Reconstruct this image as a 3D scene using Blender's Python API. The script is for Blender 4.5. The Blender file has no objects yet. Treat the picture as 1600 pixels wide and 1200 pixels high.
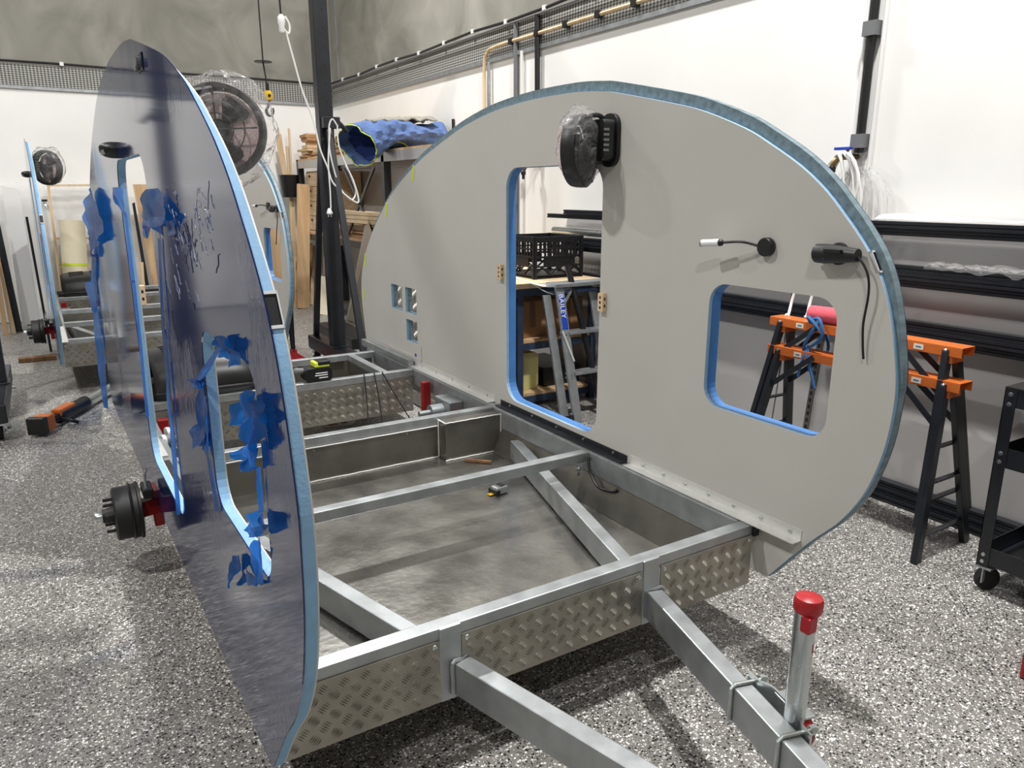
import bpy, math, random
from mathutils import Vector, Matrix, noise
from mathutils.geometry import tessellate_polygon
random.seed(11)
SC = bpy.context.scene
COL = SC.collection
PI = math.pi

# ---------------------------------------------------------------- camera
F_PX, PITCH, YAW = 1171.5, math.radians(14.45), math.radians(31.76)
CAM = Vector((0, 0, 1.6))
cam_d = bpy.data.cameras.new('camera')
cam_d.sensor_width = 36.0
cam_d.sensor_fit = 'HORIZONTAL'
cam_d.lens = F_PX / 1600 * 36.0
cam_d.clip_start = 0.02
cam = bpy.data.objects.new('camera', cam_d)
COL.objects.link(cam)
cam.location = CAM
cam.rotation_euler = (PI / 2 - PITCH, 0, -YAW)
SC.camera = cam

# ---------------------------------------------------------------- world, lamps, exposure
W = bpy.data.worlds.new('world'); SC.world = W; W.use_nodes = True
W.node_tree.nodes['Background'].inputs[0].default_value = (0.9, 0.95, 1, 1)
W.node_tree.nodes['Background'].inputs[1].default_value = 0.15
vs = SC.view_settings
vs.view_transform = 'Standard'; vs.look = 'None'; vs.gamma = 1; vs.use_curve_mapping = False
vs.exposure = 0.52
def high_bay(x, y, power, size=0.34):
    l = bpy.data.lights.new('high_bay_lamp', 'AREA')
    l.shape = 'DISK'; l.size = size; l.energy = power; l.color = (1, 0.99, 0.97)
    o = bpy.data.objects.new('high_bay_lamp', l); COL.objects.link(o)
    o.location = (x, y, 6.3)
for x, y, p in ((2.45, 1.7, 270), (2.4, 7.0, 190), (-2.3, 3.6, 165), (-2.4, 8.8, 120), (-1.8, -2.2, 110)):
    high_bay(x, y, p)

# ---------------------------------------------------------------- helpers
_FW = Vector((math.sin(YAW) * math.cos(PITCH), math.cos(YAW) * math.cos(PITCH), -math.sin(PITCH)))
_R = Vector((math.cos(YAW), -math.sin(YAW), 0)); _U = _R.cross(_FW)
def at(px, py, ax, val):
    """measure: the point seen at a photo pixel on the plane axis=val (metres)"""
    d = _FW + _R * ((px - 800) / F_PX) - _U * ((py - 600) / F_PX)
    t = (val - CAM[ax]) / d[ax]
    return CAM + d * t
X_, Y_, Z_ = 0, 1, 2

class MB:
    def __init__(self): self.v = []; self.f = []
    def add(self, vs_, fs):
        o = len(self.v); self.v += [Vector(p) for p in vs_]; self.f += [tuple(i + o for i in f) for f in fs]; return self
    def box(self, x0, x1, y0, y1, z0, z1):
        return self.add([(x, y, z) for x in (x0, x1) for y in (y0, y1) for z in (z0, z1)],
                        [(0, 1, 3, 2), (4, 6, 7, 5), (0, 4, 5, 1), (2, 3, 7, 6), (0, 2, 6, 4), (1, 5, 7, 3)])
    def obox(self, c, a, b, d):
        c, a, b, d = Vector(c), Vector(a), Vector(b), Vector(d)
        return self.add([c + a * i + b * j + d * k for i in (-1, 1) for j in (-1, 1) for k in (-1, 1)],
                        [(0, 1, 3, 2), (4, 6, 7, 5), (0, 4, 5, 1), (2, 3, 7, 6), (0, 2, 6, 4), (1, 5, 7, 3)])
    def bar(self, p0, p1, w, h, up=(0, 0, 1)):
        p0, p1 = Vector(p0), Vector(p1); a = p1 - p0; n = a.normalized(); up = Vector(up)
        s = n.cross(up)
        if s.length < 1e-4: s = n.cross(Vector((0, 1, 0)))
        s.normalize(); u = s.cross(n)
        return self.obox((p0 + p1) / 2, a / 2, s * w / 2, u * h / 2)
    def frame_of(self, d):
        d = Vector(d).normalized(); s = d.cross(Vector((0, 0, 1)))
        if s.length < 1e-3: s = d.cross(Vector((0, 1, 0)))
        s.normalize(); return s, s.cross(d)
    def cyl(self, p0, p1, r, r2=None, n=14, caps=True):
        p0, p1 = Vector(p0), Vector(p1); r2 = r if r2 is None else r2; s, u = self.frame_of(p1 - p0)
        vs_ = []
        for p, q in ((p0, r), (p1, r2)):
            for i in range(n):
                t = 2 * PI * i / n; vs_.append(p + s * (q * math.cos(t)) + u * (q * math.sin(t)))
        fs = [(i, (i + 1) % n, n + (i + 1) % n, n + i) for i in range(n)]
        if caps: fs += [tuple(reversed(range(n))), tuple(range(n, 2 * n))]
        return self.add(vs_, fs)
    def tube(self, pts, r, n=7, closed=False):
        pts = [Vector(p) for p in pts]; m = len(pts); vs_ = []; prev = None
        for k, p in enumerate(pts):
            a = pts[(k - 1) % m] if (closed or k) else p; b = pts[(k + 1) % m] if (closed or k < m - 1) else p
            d = b - a
            if d.length < 1e-7: d = Vector((0, 0, 1))
            d.normalize()
            if prev is None: s, u = self.frame_of(d)
            else:
                s = prev - d * prev.dot(d)
                if s.length < 1e-5: s, u = self.frame_of(d)
                s.normalize(); u = s.cross(d)
            prev = s
            for i in range(n):
                t = 2 * PI * i / n; vs_.append(p + s * (r * math.cos(t)) + u * (r * math.sin(t)))
        fs = []
        for k in range(m if closed else m - 1):
            a, b = k * n, ((k + 1) % m) * n
            for i in range(n): fs.append((a + i, a + (i + 1) % n, b + (i + 1) % n, b + i))
        if not closed: fs += [tuple(reversed(range(n))), tuple(range((m - 1) * n, m * n))]
        return self.add(vs_, fs)
    def ring(self, c, nrm, R, r, n=32, m=6):
        s, u = self.frame_of(nrm); c = Vector(c)
        return self.tube([c + s * (R * math.cos(2 * PI * i / n)) + u * (R * math.sin(2 * PI * i / n)) for i in range(n)], r, m, True)
    def lathe(self, prof, o, d, n=24, caps=True):
        o = Vector(o); d = Vector(d).normalized(); s, u = self.frame_of(d); vs_ = []; m = len(prof)
        for r, h in prof:
            for i in range(n):
                t = 2 * PI * i / n; vs_.append(o + d * h + s * (r * math.cos(t)) + u * (r * math.sin(t)))
        fs = [(k * n + i, k * n + (i + 1) % n, (k + 1) * n + (i + 1) % n, (k + 1) * n + i) for k in range(m - 1) for i in range(n)]
        if caps: fs += [tuple(reversed(range(n))), tuple(range((m - 1) * n, m * n))]
        else: fs += [((m - 1) * n + i, (m - 1) * n + (i + 1) % n, (i + 1) % n, i) for i in range(n)]
        return self.add(vs_, fs)
    def plate(self, loops, a, b, ax=0):
        """solid plate with holes: loops of 2-D points, first the outline; extruded along axis ax from a to b"""
        def P(q, h):
            return [(h, q[0], q[1]), (q[0], h, q[1]), (q[0], q[1], h)][ax]
        flat = [p for l in loops for p in l]; N = len(flat)
        tris = tessellate_polygon([[Vector((p[0], p[1], 0)) for p in l] for l in loops])
        fs = [tuple(t) for t in tris] + [tuple(i + N for i in reversed(t)) for t in tris]; o = 0
        for l in loops:
            n = len(l)
            for i in range(n): fs.append((o + i, o + (i + 1) % n, N + o + (i + 1) % n, N + o + i))
            o += n
        return self.add([P(p, a) for p in flat] + [P(p, b) for p in flat], fs)
    def rim(self, loop, a, b, ax=0):
        def P(q, h):
            return [(h, q[0], q[1]), (q[0], h, q[1]), (q[0], q[1], h)][ax]
        n = len(loop)
        return self.add([P(p, a) for p in loop] + [P(p, b) for p in loop], [(i, (i + 1) % n, n + (i + 1) % n, n + i) for i in range(n)])
    def grid(self, fn, nu, nv, closed_u=False):
        vs_ = [fn(i / (nu if closed_u else nu), j / nv) for j in range(nv + 1) for i in range(nu + (0 if closed_u else 1))]
        w = nu if closed_u else nu + 1; fs = []
        for j in range(nv):
            for i in range(nu):
                fs.append((j * w + i, j * w + (i + 1) % w, (j + 1) * w + (i + 1) % w, (j + 1) * w + i))
        return self.add(vs_, fs)
    def mesh(self, name, off=Vector((0, 0, 0)), smooth=False, fix=True):
        me = bpy.data.meshes.new(name)
        me.from_pydata([tuple(p - off) for p in self.v], [], self.f); me.update()
        if fix:
            import bmesh
            bm = bmesh.new(); bm.from_mesh(me); bmesh.ops.recalc_face_normals(bm, faces=bm.faces); bm.to_mesh(me); bm.free()
        if smooth:
            for p in me.polygons: p.use_smooth = True
            try: me.set_sharp_from_angle(angle=math.radians(38))
            except Exception: pass
        return me
    def build(self, name, m, parent=None, label=None, cat=None, group=None, smooth=False, local=False, kind=None, bevel=0, thick=0):
        if parent is not None: off = Vector((0, 0, 0)) if local else wloc(parent)
        else:
            xs = [p.x for p in self.v]; ys = [p.y for p in self.v]; zs = [p.z for p in self.v]
            off = Vector(((min(xs) + max(xs)) / 2, (min(ys) + max(ys)) / 2, min(zs)))
        me = self.mesh(name, off, smooth)
        o = bpy.data.objects.new(name, me); COL.objects.link(o); me.materials.append(m)
        if parent is not None: o.parent = parent
        else: o.location = off
        if label: o['label'] = label
        if cat: o['category'] = cat
        if group: o['group'] = group
        if kind: o['kind'] = kind
        if thick:
            md = o.modifiers.new('thick', 'SOLIDIFY'); md.thickness = thick; md.offset = 0
        if bevel:
            md = o.modifiers.new('bevel', 'BEVEL'); md.width = bevel; md.segments = 2; md.limit_method = 'ANGLE'; md.angle_limit = math.radians(40)
        return o
def wloc(o):
    v = Vector((0, 0, 0))
    while o is not None: v = v + o.location; o = o.parent
    return v
def thing(name, label, cat, loc=(0, 0, 0), group=None, rz=0):
    o = bpy.data.objects.new(name, None); COL.objects.link(o); o.location = loc; o.rotation_euler = (0, 0, rz)
    o.empty_display_size = 0.05
    o['label'] = label; o['category'] = cat
    if group: o['group'] = group
    return o
def copy_tree(o, parent=None, skip=()):
    c = o.copy(); COL.objects.link(c); c.parent = parent
    for ch in list(o.children):
        if ch.name.split('.')[0] in skip: continue
        copy_tree(ch, c, skip)
    return c
def inst(me, name, m, parent, loc, rot=(0, 0, 0), label=None, cat=None, group=None):
    o = bpy.data.objects.new(name, me); COL.objects.link(o)
    if not me.materials: me.materials.append(m)
    o.parent = parent; o.location = loc; o.rotation_euler = rot
    if label: o['label'] = label
    if cat: o['category'] = cat
    if group: o['group'] = group
    return o
def rrect(a0, a1, b0, b1, r, n=6):
    pts = []
    for ca, cb, t0 in ((a1 - r, b0 + r, -PI / 2), (a1 - r, b1 - r, 0), (a0 + r, b1 - r, PI / 2), (a0 + r, b0 + r, PI)):
        for i in range(n + 1):
            t = t0 + PI / 2 * i / n; pts.append((ca + r * math.cos(t), cb + r * math.sin(t)))
    return pts
def spline(pts, k=6):
    pts = [Vector(p) for p in pts]; out = []
    for i in range(len(pts) - 1):
        p0 = pts[max(i - 1, 0)]; p1 = pts[i]; p2 = pts[i + 1]; p3 = pts[min(i + 2, len(pts) - 1)]
        for j in range(k):
            t = j / k
            out.append(0.5 * ((2 * p1) + (p2 - p0) * t + (2 * p0 - 5 * p1 + 4 * p2 - p3) * t * t + (3 * p1 - p0 - 3 * p2 + p3) * t ** 3))
    out.append(pts[-1]); return out
def nz(x, y=0, z=0): return noise.noise(Vector((x, y, z)))

# ---------------------------------------------------------------- materials
def s2l(c): return tuple(((x / 255) / 12.92 if x / 255 <= .04045 else ((x / 255 + .055) / 1.055) ** 2.4) for x in c) + (1,)
def new_mat(name):
    m = bpy.data.materials.new(name); m.use_nodes = True; nt = m.node_tree; return m, nt, nt.nodes['Principled BSDF']
def mat(name, rgb, rough=.5, metal=0, var=0, scale=8, bump=0, bscale=60, spec=.5, stretch=None, coat=0):
    m, nt, b = new_mat(name); c = s2l(rgb)
    b.inputs['Base Color'].default_value = c; b.inputs['Roughness'].default_value = rough; b.inputs['Metallic'].default_value = metal
    b.inputs['Specular IOR Level'].default_value = spec
    if coat: b.inputs['Coat Weight'].default_value = coat; b.inputs['Coat Roughness'].default_value = .05
    tc = nt.nodes.new('ShaderNodeTexCoord'); src = tc.outputs['Object']
    if stretch:
        mp = nt.nodes.new('ShaderNodeMapping'); mp.inputs['Scale'].default_value = stretch; nt.links.new(src, mp.inputs[0]); src = mp.outputs[0]
    if var:
        n = nt.nodes.new('ShaderNodeTexNoise'); n.inputs['Scale'].default_value = scale; n.inputs['Detail'].default_value = 6
        nt.links.new(src, n.inputs['Vector'])
        r = nt.nodes.new('ShaderNodeValToRGB')
        r.color_ramp.elements[0].position = .3; r.color_ramp.elements[1].position = .7
        r.color_ramp.elements[0].color = tuple(max(0, x * (1 - var)) for x in c[:3]) + (1,)
        r.color_ramp.elements[1].color = tuple(min(1, x * (1 + var)) for x in c[:3]) + (1,)
        nt.links.new(n.outputs[0], r.inputs[0]); nt.links.new(r.outputs[0], b.inputs['Base Color'])
        if metal > .4:
            mr = nt.nodes.new('ShaderNodeMapRange'); mr.inputs[3].default_value = rough * .75; mr.inputs[4].default_value = rough * 1.3
            nt.links.new(n.outputs[0], mr.inputs[0]); nt.links.new(mr.outputs[0], b.inputs['Roughness'])
    if bump:
        n2 = nt.nodes.new('ShaderNodeTexNoise'); n2.inputs['Scale'].default_value = bscale; n2.inputs['Detail'].default_value = 4
        nt.links.new(src, n2.inputs['Vector'])
        bp = nt.nodes.new('ShaderNodeBump'); bp.inputs['Strength'].default_value = bump; bp.inputs['Distance'].default_value = .01
        nt.links.new(n2.outputs[0], bp.inputs['Height']); nt.links.new(bp.outputs[0], b.inputs['Normal'])
    return m
def wood(name, c1, c2, axis=2, scale=9, rough=.6):
    m, nt, b = new_mat(name); b.inputs['Roughness'].default_value = rough
    tc = nt.nodes.new('ShaderNodeTexCoord'); mp = nt.nodes.new('ShaderNodeMapping'); sc = [scale] * 3; sc[axis] = scale * .08
    mp.inputs['Scale'].default_value = sc; nt.links.new(tc.outputs['Object'], mp.inputs[0])
    n = nt.nodes.new('ShaderNodeTexNoise'); n.inputs['Scale'].default_value = 2.2; n.inputs['Detail'].default_value = 8; n.inputs['Distortion'].default_value = .8
    nt.links.new(mp.outputs[0], n.inputs['Vector'])
    r = nt.nodes.new('ShaderNodeValToRGB'); r.color_ramp.elements[0].position = .35; r.color_ramp.elements[1].position = .65
    r.color_ramp.elements[0].color = s2l(c1); r.color_ramp.elements[1].color = s2l(c2)
    nt.links.new(n.outputs[0], r.inputs[0]); nt.links.new(r.outputs[0], b.inputs['Base Color']); return m
def plastic_film(name, tint=(1, 1, 1), gloss=.25, white=.06, bump=.6, bscale=18):
    m = bpy.data.materials.new(name); m.use_nodes = True; nt = m.node_tree; nt.nodes.clear()
    out = nt.nodes.new('ShaderNodeOutputMaterial'); tr = nt.nodes.new('ShaderNodeBsdfTransparent'); gl = nt.nodes.new('ShaderNodeBsdfGlossy'); df = nt.nodes.new('ShaderNodeBsdfDiffuse')
    tr.inputs[0].default_value = tint + (1,); gl.inputs[0].default_value = (1, 1, 1, 1); gl.inputs[1].default_value = .12; df.inputs[0].default_value = (.9, .9, .9, 1)
    tc = nt.nodes.new('ShaderNodeTexCoord'); n = nt.nodes.new('ShaderNodeTexNoise'); n.inputs['Scale'].default_value = bscale; n.inputs['Detail'].default_value = 3; n.inputs['Distortion'].default_value = 1.5
    nt.links.new(tc.outputs['Object'], n.inputs['Vector'])
    bp = nt.nodes.new('ShaderNodeBump'); bp.inputs['Strength'].default_value = bump; bp.inputs['Distance'].default_value = .02; nt.links.new(n.outputs[0], bp.inputs['Height'])
    nt.links.new(bp.outputs[0], gl.inputs['Normal'])
    lw = nt.nodes.new('ShaderNodeLayerWeight'); lw.inputs[0].default_value = gloss; nt.links.new(bp.outputs[0], lw.inputs['Normal'])
    m1 = nt.nodes.new('ShaderNodeMixShader'); m1.inputs[0].default_value = white; nt.links.new(tr.outputs[0], m1.inputs[1]); nt.links.new(df.outputs[0], m1.inputs[2])
    m2 = nt.nodes.new('ShaderNodeMixShader'); nt.links.new(lw.outputs['Fresnel'], m2.inputs[0]); nt.links.new(m1.outputs[0], m2.inputs[1]); nt.links.new(gl.outputs[0], m2.inputs[2])
    nt.links.new(m2.outputs[0], out.inputs[0]); return m

def floor_mat():
    m, nt, b = new_mat('flake_epoxy'); L = nt.links; N = nt.nodes.new
    tc = N('ShaderNodeTexCoord')
    def vor(scale, rand=1):
        v = N('ShaderNodeTexVoronoi'); v.inputs['Scale'].default_value = scale; v.voronoi_dimensions = '2D'; L.new(tc.outputs['Object'], v.inputs['Vector'])
        s = N('ShaderNodeSeparateColor'); L.new(v.outputs['Color'], s.inputs[0]); return v, s
    def math_(op, a, bb):
        n = N('ShaderNodeMath'); n.operation = op
        for i, q in ((0, a), (1, bb)):
            if isinstance(q, (int, float)): n.inputs[i].default_value = q
            else: L.new(q, n.inputs[i])
        return n.outputs[0]
    v, s = vor(125); near = math_('LESS_THAN', v.outputs['Distance'], .5)
    wh = math_('MULTIPLY', math_('LESS_THAN', s.outputs[0], .11), near); bk = math_('MULTIPLY', math_('GREATER_THAN', s.outputs[0], .87), near)
    v2, s2 = vor(230); near2 = math_('LESS_THAN', v2.outputs['Distance'], .45)
    wh2 = math_('MULTIPLY', math_('LESS_THAN', s2.outputs[0], .12), near2); bk2 = math_('MULTIPLY', math_('GREATER_THAN', s2.outputs[0], .86), near2)
    ns = N('ShaderNodeTexNoise'); ns.inputs['Scale'].default_value = 3; ns.inputs['Detail'].default_value = 5; L.new(tc.outputs['Object'], ns.inputs['Vector'])
    r = N('ShaderNodeValToRGB'); r.color_ramp.elements[0].color = s2l((118, 115, 111)); r.color_ramp.elements[1].color = s2l((142, 139, 134)); L.new(ns.outputs[0], r.inputs[0])
    col = r.outputs[0]
    for mask, c in ((wh, (236, 235, 230)), (wh2, (232, 231, 226)), (bk, (26, 26, 27)), (bk2, (30, 30, 31))):
        mx = N('ShaderNodeMix'); mx.data_type = 'RGBA'; L.new(mask, mx.inputs[0]); L.new(col, mx.inputs[6]); mx.inputs[7].default_value = s2l(c); col = mx.outputs[2]
    L.new(col, b.inputs['Base Color']); b.inputs['Roughness'].default_value = .38
    bp = N('ShaderNodeBump'); bp.inputs['Strength'].default_value = .25; bp.inputs['Distance'].default_value = .003
    L.new(s.outputs[1], bp.inputs['Height']); L.new(bp.outputs[0], b.inputs['Normal']); return m
def concrete_mat():
    m, nt, b = new_mat('concrete'); L = nt.links; N = nt.nodes.new; tc = N('ShaderNodeTexCoord')
    n = N('ShaderNodeTexNoise'); n.inputs['Scale'].default_value = 1.3; n.inputs['Detail'].default_value = 9; n.inputs['Distortion'].default_value = 1.2; L.new(tc.outputs['Object'], n.inputs['Vector'])
    r = N('ShaderNodeValToRGB'); r.color_ramp.elements[0].position = .3; r.color_ramp.elements[1].position = .72
    r.color_ramp.elements[0].color = s2l((118, 116, 107)); r.color_ramp.elements[1].color = s2l((158, 155, 146)); L.new(n.outputs[0], r.inputs[0]); L.new(r.outputs[0], b.inputs['Base Color'])
    b.inputs['Roughness'].default_value = .7
    bp = N('ShaderNodeBump'); bp.inputs['Strength'].default_value = .2; bp.inputs['Distance'].default_value = .02; L.new(n.outputs[0], bp.inputs['Height']); L.new(bp.outputs[0], b.inputs['Normal']); return m
def mesh_mat():
    """expanded metal: diamond openings over a dark backing"""
    m, nt, b = new_mat('expanded_mesh'); L = nt.links; N = nt.nodes.new; tc = N('ShaderNodeTexCoord'); sp = N('ShaderNodeSeparateXYZ'); L.new(tc.outputs['Object'], sp.inputs[0])
    def M(op, a, bb=0):
        n = N('ShaderNodeMath'); n.operation = op
        for i, q in ((0, a), (1, bb)):
            if isinstance(q, (int, float)): n.inputs[i].default_value = q
            else: L.new(q, n.inputs[i])
        return n.outputs[0]
    h = M('ADD', sp.outputs[0], sp.outputs[1])
    p = M('SINE', M('MULTIPLY', M('ADD', h, M('MULTIPLY', sp.outputs[2], 1.5)), 85)); q = M('SINE', M('MULTIPLY', M('SUBTRACT', h, M('MULTIPLY', sp.outputs[2], 1.5)), 85))
    w = M('MULTIPLY', p, q); r = N('ShaderNodeValToRGB'); r.color_ramp.elements[0].position = .38; r.color_ramp.elements[1].position = .62
    r.color_ramp.elements[0].color = s2l((70, 70, 66)); r.color_ramp.elements[1].color = s2l((170, 170, 165)); L.new(M('ADD', M('MULTIPLY', w, .5), .5), r.inputs[0])
    L.new(r.outputs[0], b.inputs['Base Color']); b.inputs['Roughness'].default_value = .5; return m
def film_mat():
    """navy protective film stuck on the outer skin, creased in places"""
    m, nt, b = new_mat('navy_film'); L = nt.links; N = nt.nodes.new; tc = N('ShaderNodeTexCoord')
    b.inputs['Base Color'].default_value = s2l((22, 36, 84)); b.inputs['Roughness'].default_value = .07; b.inputs['Specular IOR Level'].default_value = .6
    mp = N('ShaderNodeMapping'); mp.inputs['Scale'].default_value = (1, 1, .35); L.new(tc.outputs['Object'], mp.inputs[0])
    n = N('ShaderNodeTexNoise'); n.inputs['Scale'].default_value = 26; n.inputs['Detail'].default_value = 3; n.inputs['Distortion'].default_value = 2.5; L.new(mp.outputs[0], n.inputs['Vector'])
    big = N('ShaderNodeTexNoise'); big.inputs['Scale'].default_value = 1.6; L.new(tc.outputs['Object'], big.inputs['Vector'])
    rr = N('ShaderNodeValToRGB'); rr.color_ramp.elements[0].position = .52; rr.color_ramp.elements[1].position = .66; L.new(big.outputs[0], rr.inputs[0])
    mu = N('ShaderNodeMath'); mu.operation = 'MULTIPLY'; L.new(n.outputs[0], mu.inputs[0]); L.new(rr.outputs[0], mu.inputs[1])
    bp = N('ShaderNodeBump'); bp.inputs['Strength'].default_value = .16; bp.inputs['Distance'].default_value = .008; L.new(mu.outputs[0], bp.inputs['Height']); L.new(bp.outputs[0], b.inputs['Normal']); return m
def flap_mat():
    m = bpy.data.materials.new('blue_film_flap'); m.use_nodes = True; nt = m.node_tree; b = nt.nodes['Principled BSDF']; out = nt.nodes['Material Output']
    b.inputs['Base Color'].default_value = s2l((34, 98, 172)); b.inputs['Roughness'].default_value = .2
    tl = nt.nodes.new('ShaderNodeBsdfTranslucent'); tl.inputs[0].default_value = s2l((30, 120, 215)); m1 = nt.nodes.new('ShaderNodeMixShader'); m1.inputs[0].default_value = .45
    nt.links.new(b.outputs[0], m1.inputs[1]); nt.links.new(tl.outputs[0], m1.inputs[2])
    tr = nt.nodes.new('ShaderNodeBsdfTransparent'); tr.inputs[0].default_value = s2l((60, 140, 230)); m2 = nt.nodes.new('ShaderNodeMixShader'); m2.inputs[0].default_value = .22
    nt.links.new(m1.outputs[0], m2.inputs[1]); nt.links.new(tr.outputs[0], m2.inputs[2]); nt.links.new(m2.outputs[0], out.inputs[0]); return m
M = {}
M['floor'] = floor_mat(); M['concrete'] = concrete_mat(); M['mesh'] = mesh_mat(); M['film'] = film_mat(); M['flap'] = flap_mat()
M['white_wall'] = mat('white_wall', (240, 239, 236), .55, var=.03, scale=2, bump=.04, bscale=7)
M['ceiling'] = mat('ceiling_sheet', (128, 128, 126), .6)
M['galv'] = mat('galvanised_steel', (170, 174, 176), .4, .72, var=.13, scale=14)
M['galv_dark'] = mat('galvanised_dull', (150, 155, 158), .45, .7, var=.18, scale=9)
M['zinc'] = mat('bright_zinc', (200, 206, 206), .25, .9, var=.08, scale=20)
M['alu'] = mat('aluminium_sheet', (134, 131, 124), .33, .85, var=.18, scale=6, bump=.05, bscale=50)
M['alu_pan'] = mat('scratched_aluminium', (154, 152, 146), .27, .88, var=.32, scale=5, bump=.14, bscale=34)
M['tread'] = mat('tread_plate', (160, 156, 146), .36, .8, var=.12, scale=10)
M['alu_bright'] = mat('white_aluminium', (225, 225, 222), .35, .35, var=.05)
M['skin'] = mat('grey_white_skin', (196, 194, 188), .42, var=.03, scale=2.5)
M['foam'] = mat('blue_foam', (132, 172, 206), .75, var=.06, scale=30, bump=.1, bscale=150)
M['edge_tape'] = mat('dusty_edge_film', (112, 132, 140), .55, var=.28, scale=7, stretch=(1, 6, 6))
M['crease_glint'] = mat('film_crease_glint', (120, 130, 160), .2, spec=.8)  # paler than the film: silvery highlights on the wrinkle ridges, painted as colour
M['bare_edge'] = mat('bare_edge_strip', (205, 207, 208), .6, var=.03)
M['black'] = mat('black_plastic', (22, 23, 25), .42)
M['black_metal'] = mat('black_powdercoat', (32, 35, 40), .34, var=.2, scale=12)
M['rubber'] = mat('black_rubber', (18, 18, 18), .7)
M['drum'] = mat('black_cast_iron', (20, 20, 21), .5, var=.2, scale=25)
M['red'] = mat('red_paint', (140, 14, 18), .35)
M['red_plastic'] = mat('red_plastic', (168, 28, 36), .35)
M['orange'] = mat('orange_paint', (204, 106, 44), .4, var=.06)
M['yellow'] = mat('yellow_paint', (222, 180, 30), .45)
M['lime'] = mat('lime_tape', (206, 224, 60), .6)
M['pine'] = wood('pine', (206, 176, 134), (228, 204, 168))
M['pine_y'] = wood('pine_lengthwise', (210, 182, 142), (232, 210, 176), axis=1)
M['ply'] = wood('plywood', (186, 150, 110), (210, 178, 138), scale=4)
M['dark_wood'] = wood('dark_wood', (92, 64, 40), (126, 92, 62))
M['card'] = mat('cardboard', (150, 112, 74), .8, var=.06)
M['white_plastic'] = mat('white_plastic', (232, 232, 230), .35)
M['grey_plastic'] = mat('grey_plastic', (110, 112, 114), .5)
M['clear'] = plastic_film('clear_bag', gloss=.1, white=.08, bump=1.0, bscale=14)
M['sheet'] = plastic_film('milky_sheet', gloss=.1, white=.5, bump=.3, bscale=6)
M['blue_paint'] = mat('blue_frame', (44, 58, 80), .5, var=.3, scale=10)
M['blue'] = mat('blue_plastic', (30, 66, 170), .4)
M['blanket'] = mat('blue_blanket', (84, 108, 156), .9, var=.12, scale=10, bump=.5, bscale=40)
M['blanket_in'] = mat('navy_blanket_lining', (30, 52, 110), .9, bump=.4, bscale=40)
M['grey_cloth'] = mat('grey_cloth', (142, 138, 128), .95, var=.1, bump=.5)
M['jerry'] = mat('yellow_jerry', (206, 198, 132), .45)
M['panel_grey'] = mat('grey_composite', (186, 184, 182), .3, .25, var=.05, scale=1.2)
M['lining'] = mat('lining_film', (70, 122, 184), .35, var=.1, scale=12)
M['brass'] = mat('brass', (120, 100, 66), .4, .8)
M['pink'] = mat('pink_foam', (222, 92, 104), .9, bump=.3, bscale=120)
M['rope'] = mat('blue_rope', (56, 110, 166), .8)
M['paper'] = mat('paper', (226, 222, 214), .8)
M['cream'] = mat('cream_roll', (226, 216, 190), .6, var=.04)
M['brown_panel'] = mat('tan_board', (186, 168, 152), .7, var=.05)
def print_mat():
    m, nt, b = new_mat('pink_print'); L = nt.links; N = nt.nodes.new; tc = N('ShaderNodeTexCoord'); w = N('ShaderNodeTexWave'); w.inputs['Scale'].default_value = 60; w.inputs['Distortion'].default_value = 9; w.inputs['Detail Scale'].default_value = 6
    L.new(tc.outputs['Object'], w.inputs['Vector']); r = N('ShaderNodeValToRGB'); r.color_ramp.elements[0].position = .45; r.color_ramp.elements[1].position = .6
    r.color_ramp.elements[0].color = s2l((226, 168, 174)); r.color_ramp.elements[1].color = s2l((250, 246, 244)); L.new(w.outputs[0], r.inputs[0]); L.new(r.outputs[0], b.inputs['Base Color']); return m
M['print'] = print_mat()
# ================================================================ the building
XR, YB, XL, YF, HC = 3.9, 11.25, -6.2, -5.2, 6.8
ZW, ZM = 2.78, 3.06                      # top of the white lining, top of the mesh band
def struct(mb, name, m, parent=None, **k):
    o = mb.build(name, m, parent, **k)
    if parent is None: o['kind'] = 'structure'
    return o
struct(MB().box(XL, XR + .3, YF, YB + .3, -.12, 0), 'floor', M['floor'])
wr = struct(MB().box(XR, XR + .2, YF, YB + .2, 0, HC), 'wall_right', M['concrete'])
wb = struct(MB().box(XL, XR, YB, YB + .2, 0, HC), 'wall_back', M['concrete'])
wl = struct(MB().box(XL - .2, XL, YF, YB, 0, HC), 'wall_left', M['concrete'])
wf = struct(MB().box(XL, XR, YF - .2, YF, 0, HC), 'wall_front', M['concrete'])
struct(MB().box(XL - .2, XR + .2, YF - .2, YB + .2, HC, HC + .1), 'ceiling', M['ceiling'])
# white painted lining up to the mesh band, with a thin capping ledge
struct(MB().box(XR - .025, XR - .002, YF + .02, YB - .03, 0, ZW), 'white_lining', M['white_wall'], wr)
struct(MB().box(XL + .02, XR - .03, YB - .025, YB - .002, 0, ZW), 'white_lining', M['white_wall'], wb)


struct(MB().box(XR - .05, XR - .002, YF + .02, YB - .03, ZW, ZW + .035), 'capping_ledge', M['galv'], wr)
struct(MB().box(XL + .02, XR - .06, YB - .05, YB - .002, ZW, ZW + .035), 'capping_ledge', M['galv'], wb)
struct(MB().box(XR - .03, XR - .002, YF + .02, YB - .06, ZW + .036, ZM), 'mesh_band', M['mesh'], wr)
struct(MB().box(XL + .02, XR - .06, YB - .03, YB - .002, ZW + .036, ZM), 'mesh_band', M['mesh'], wb)
# precast joint in the concrete beside the corner
struct(MB().box(XR - .012, XR - .002, YB - .30, YB - .285, ZM + .03, HC), 'panel_joint', M['galv_dark'], wr)

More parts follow.
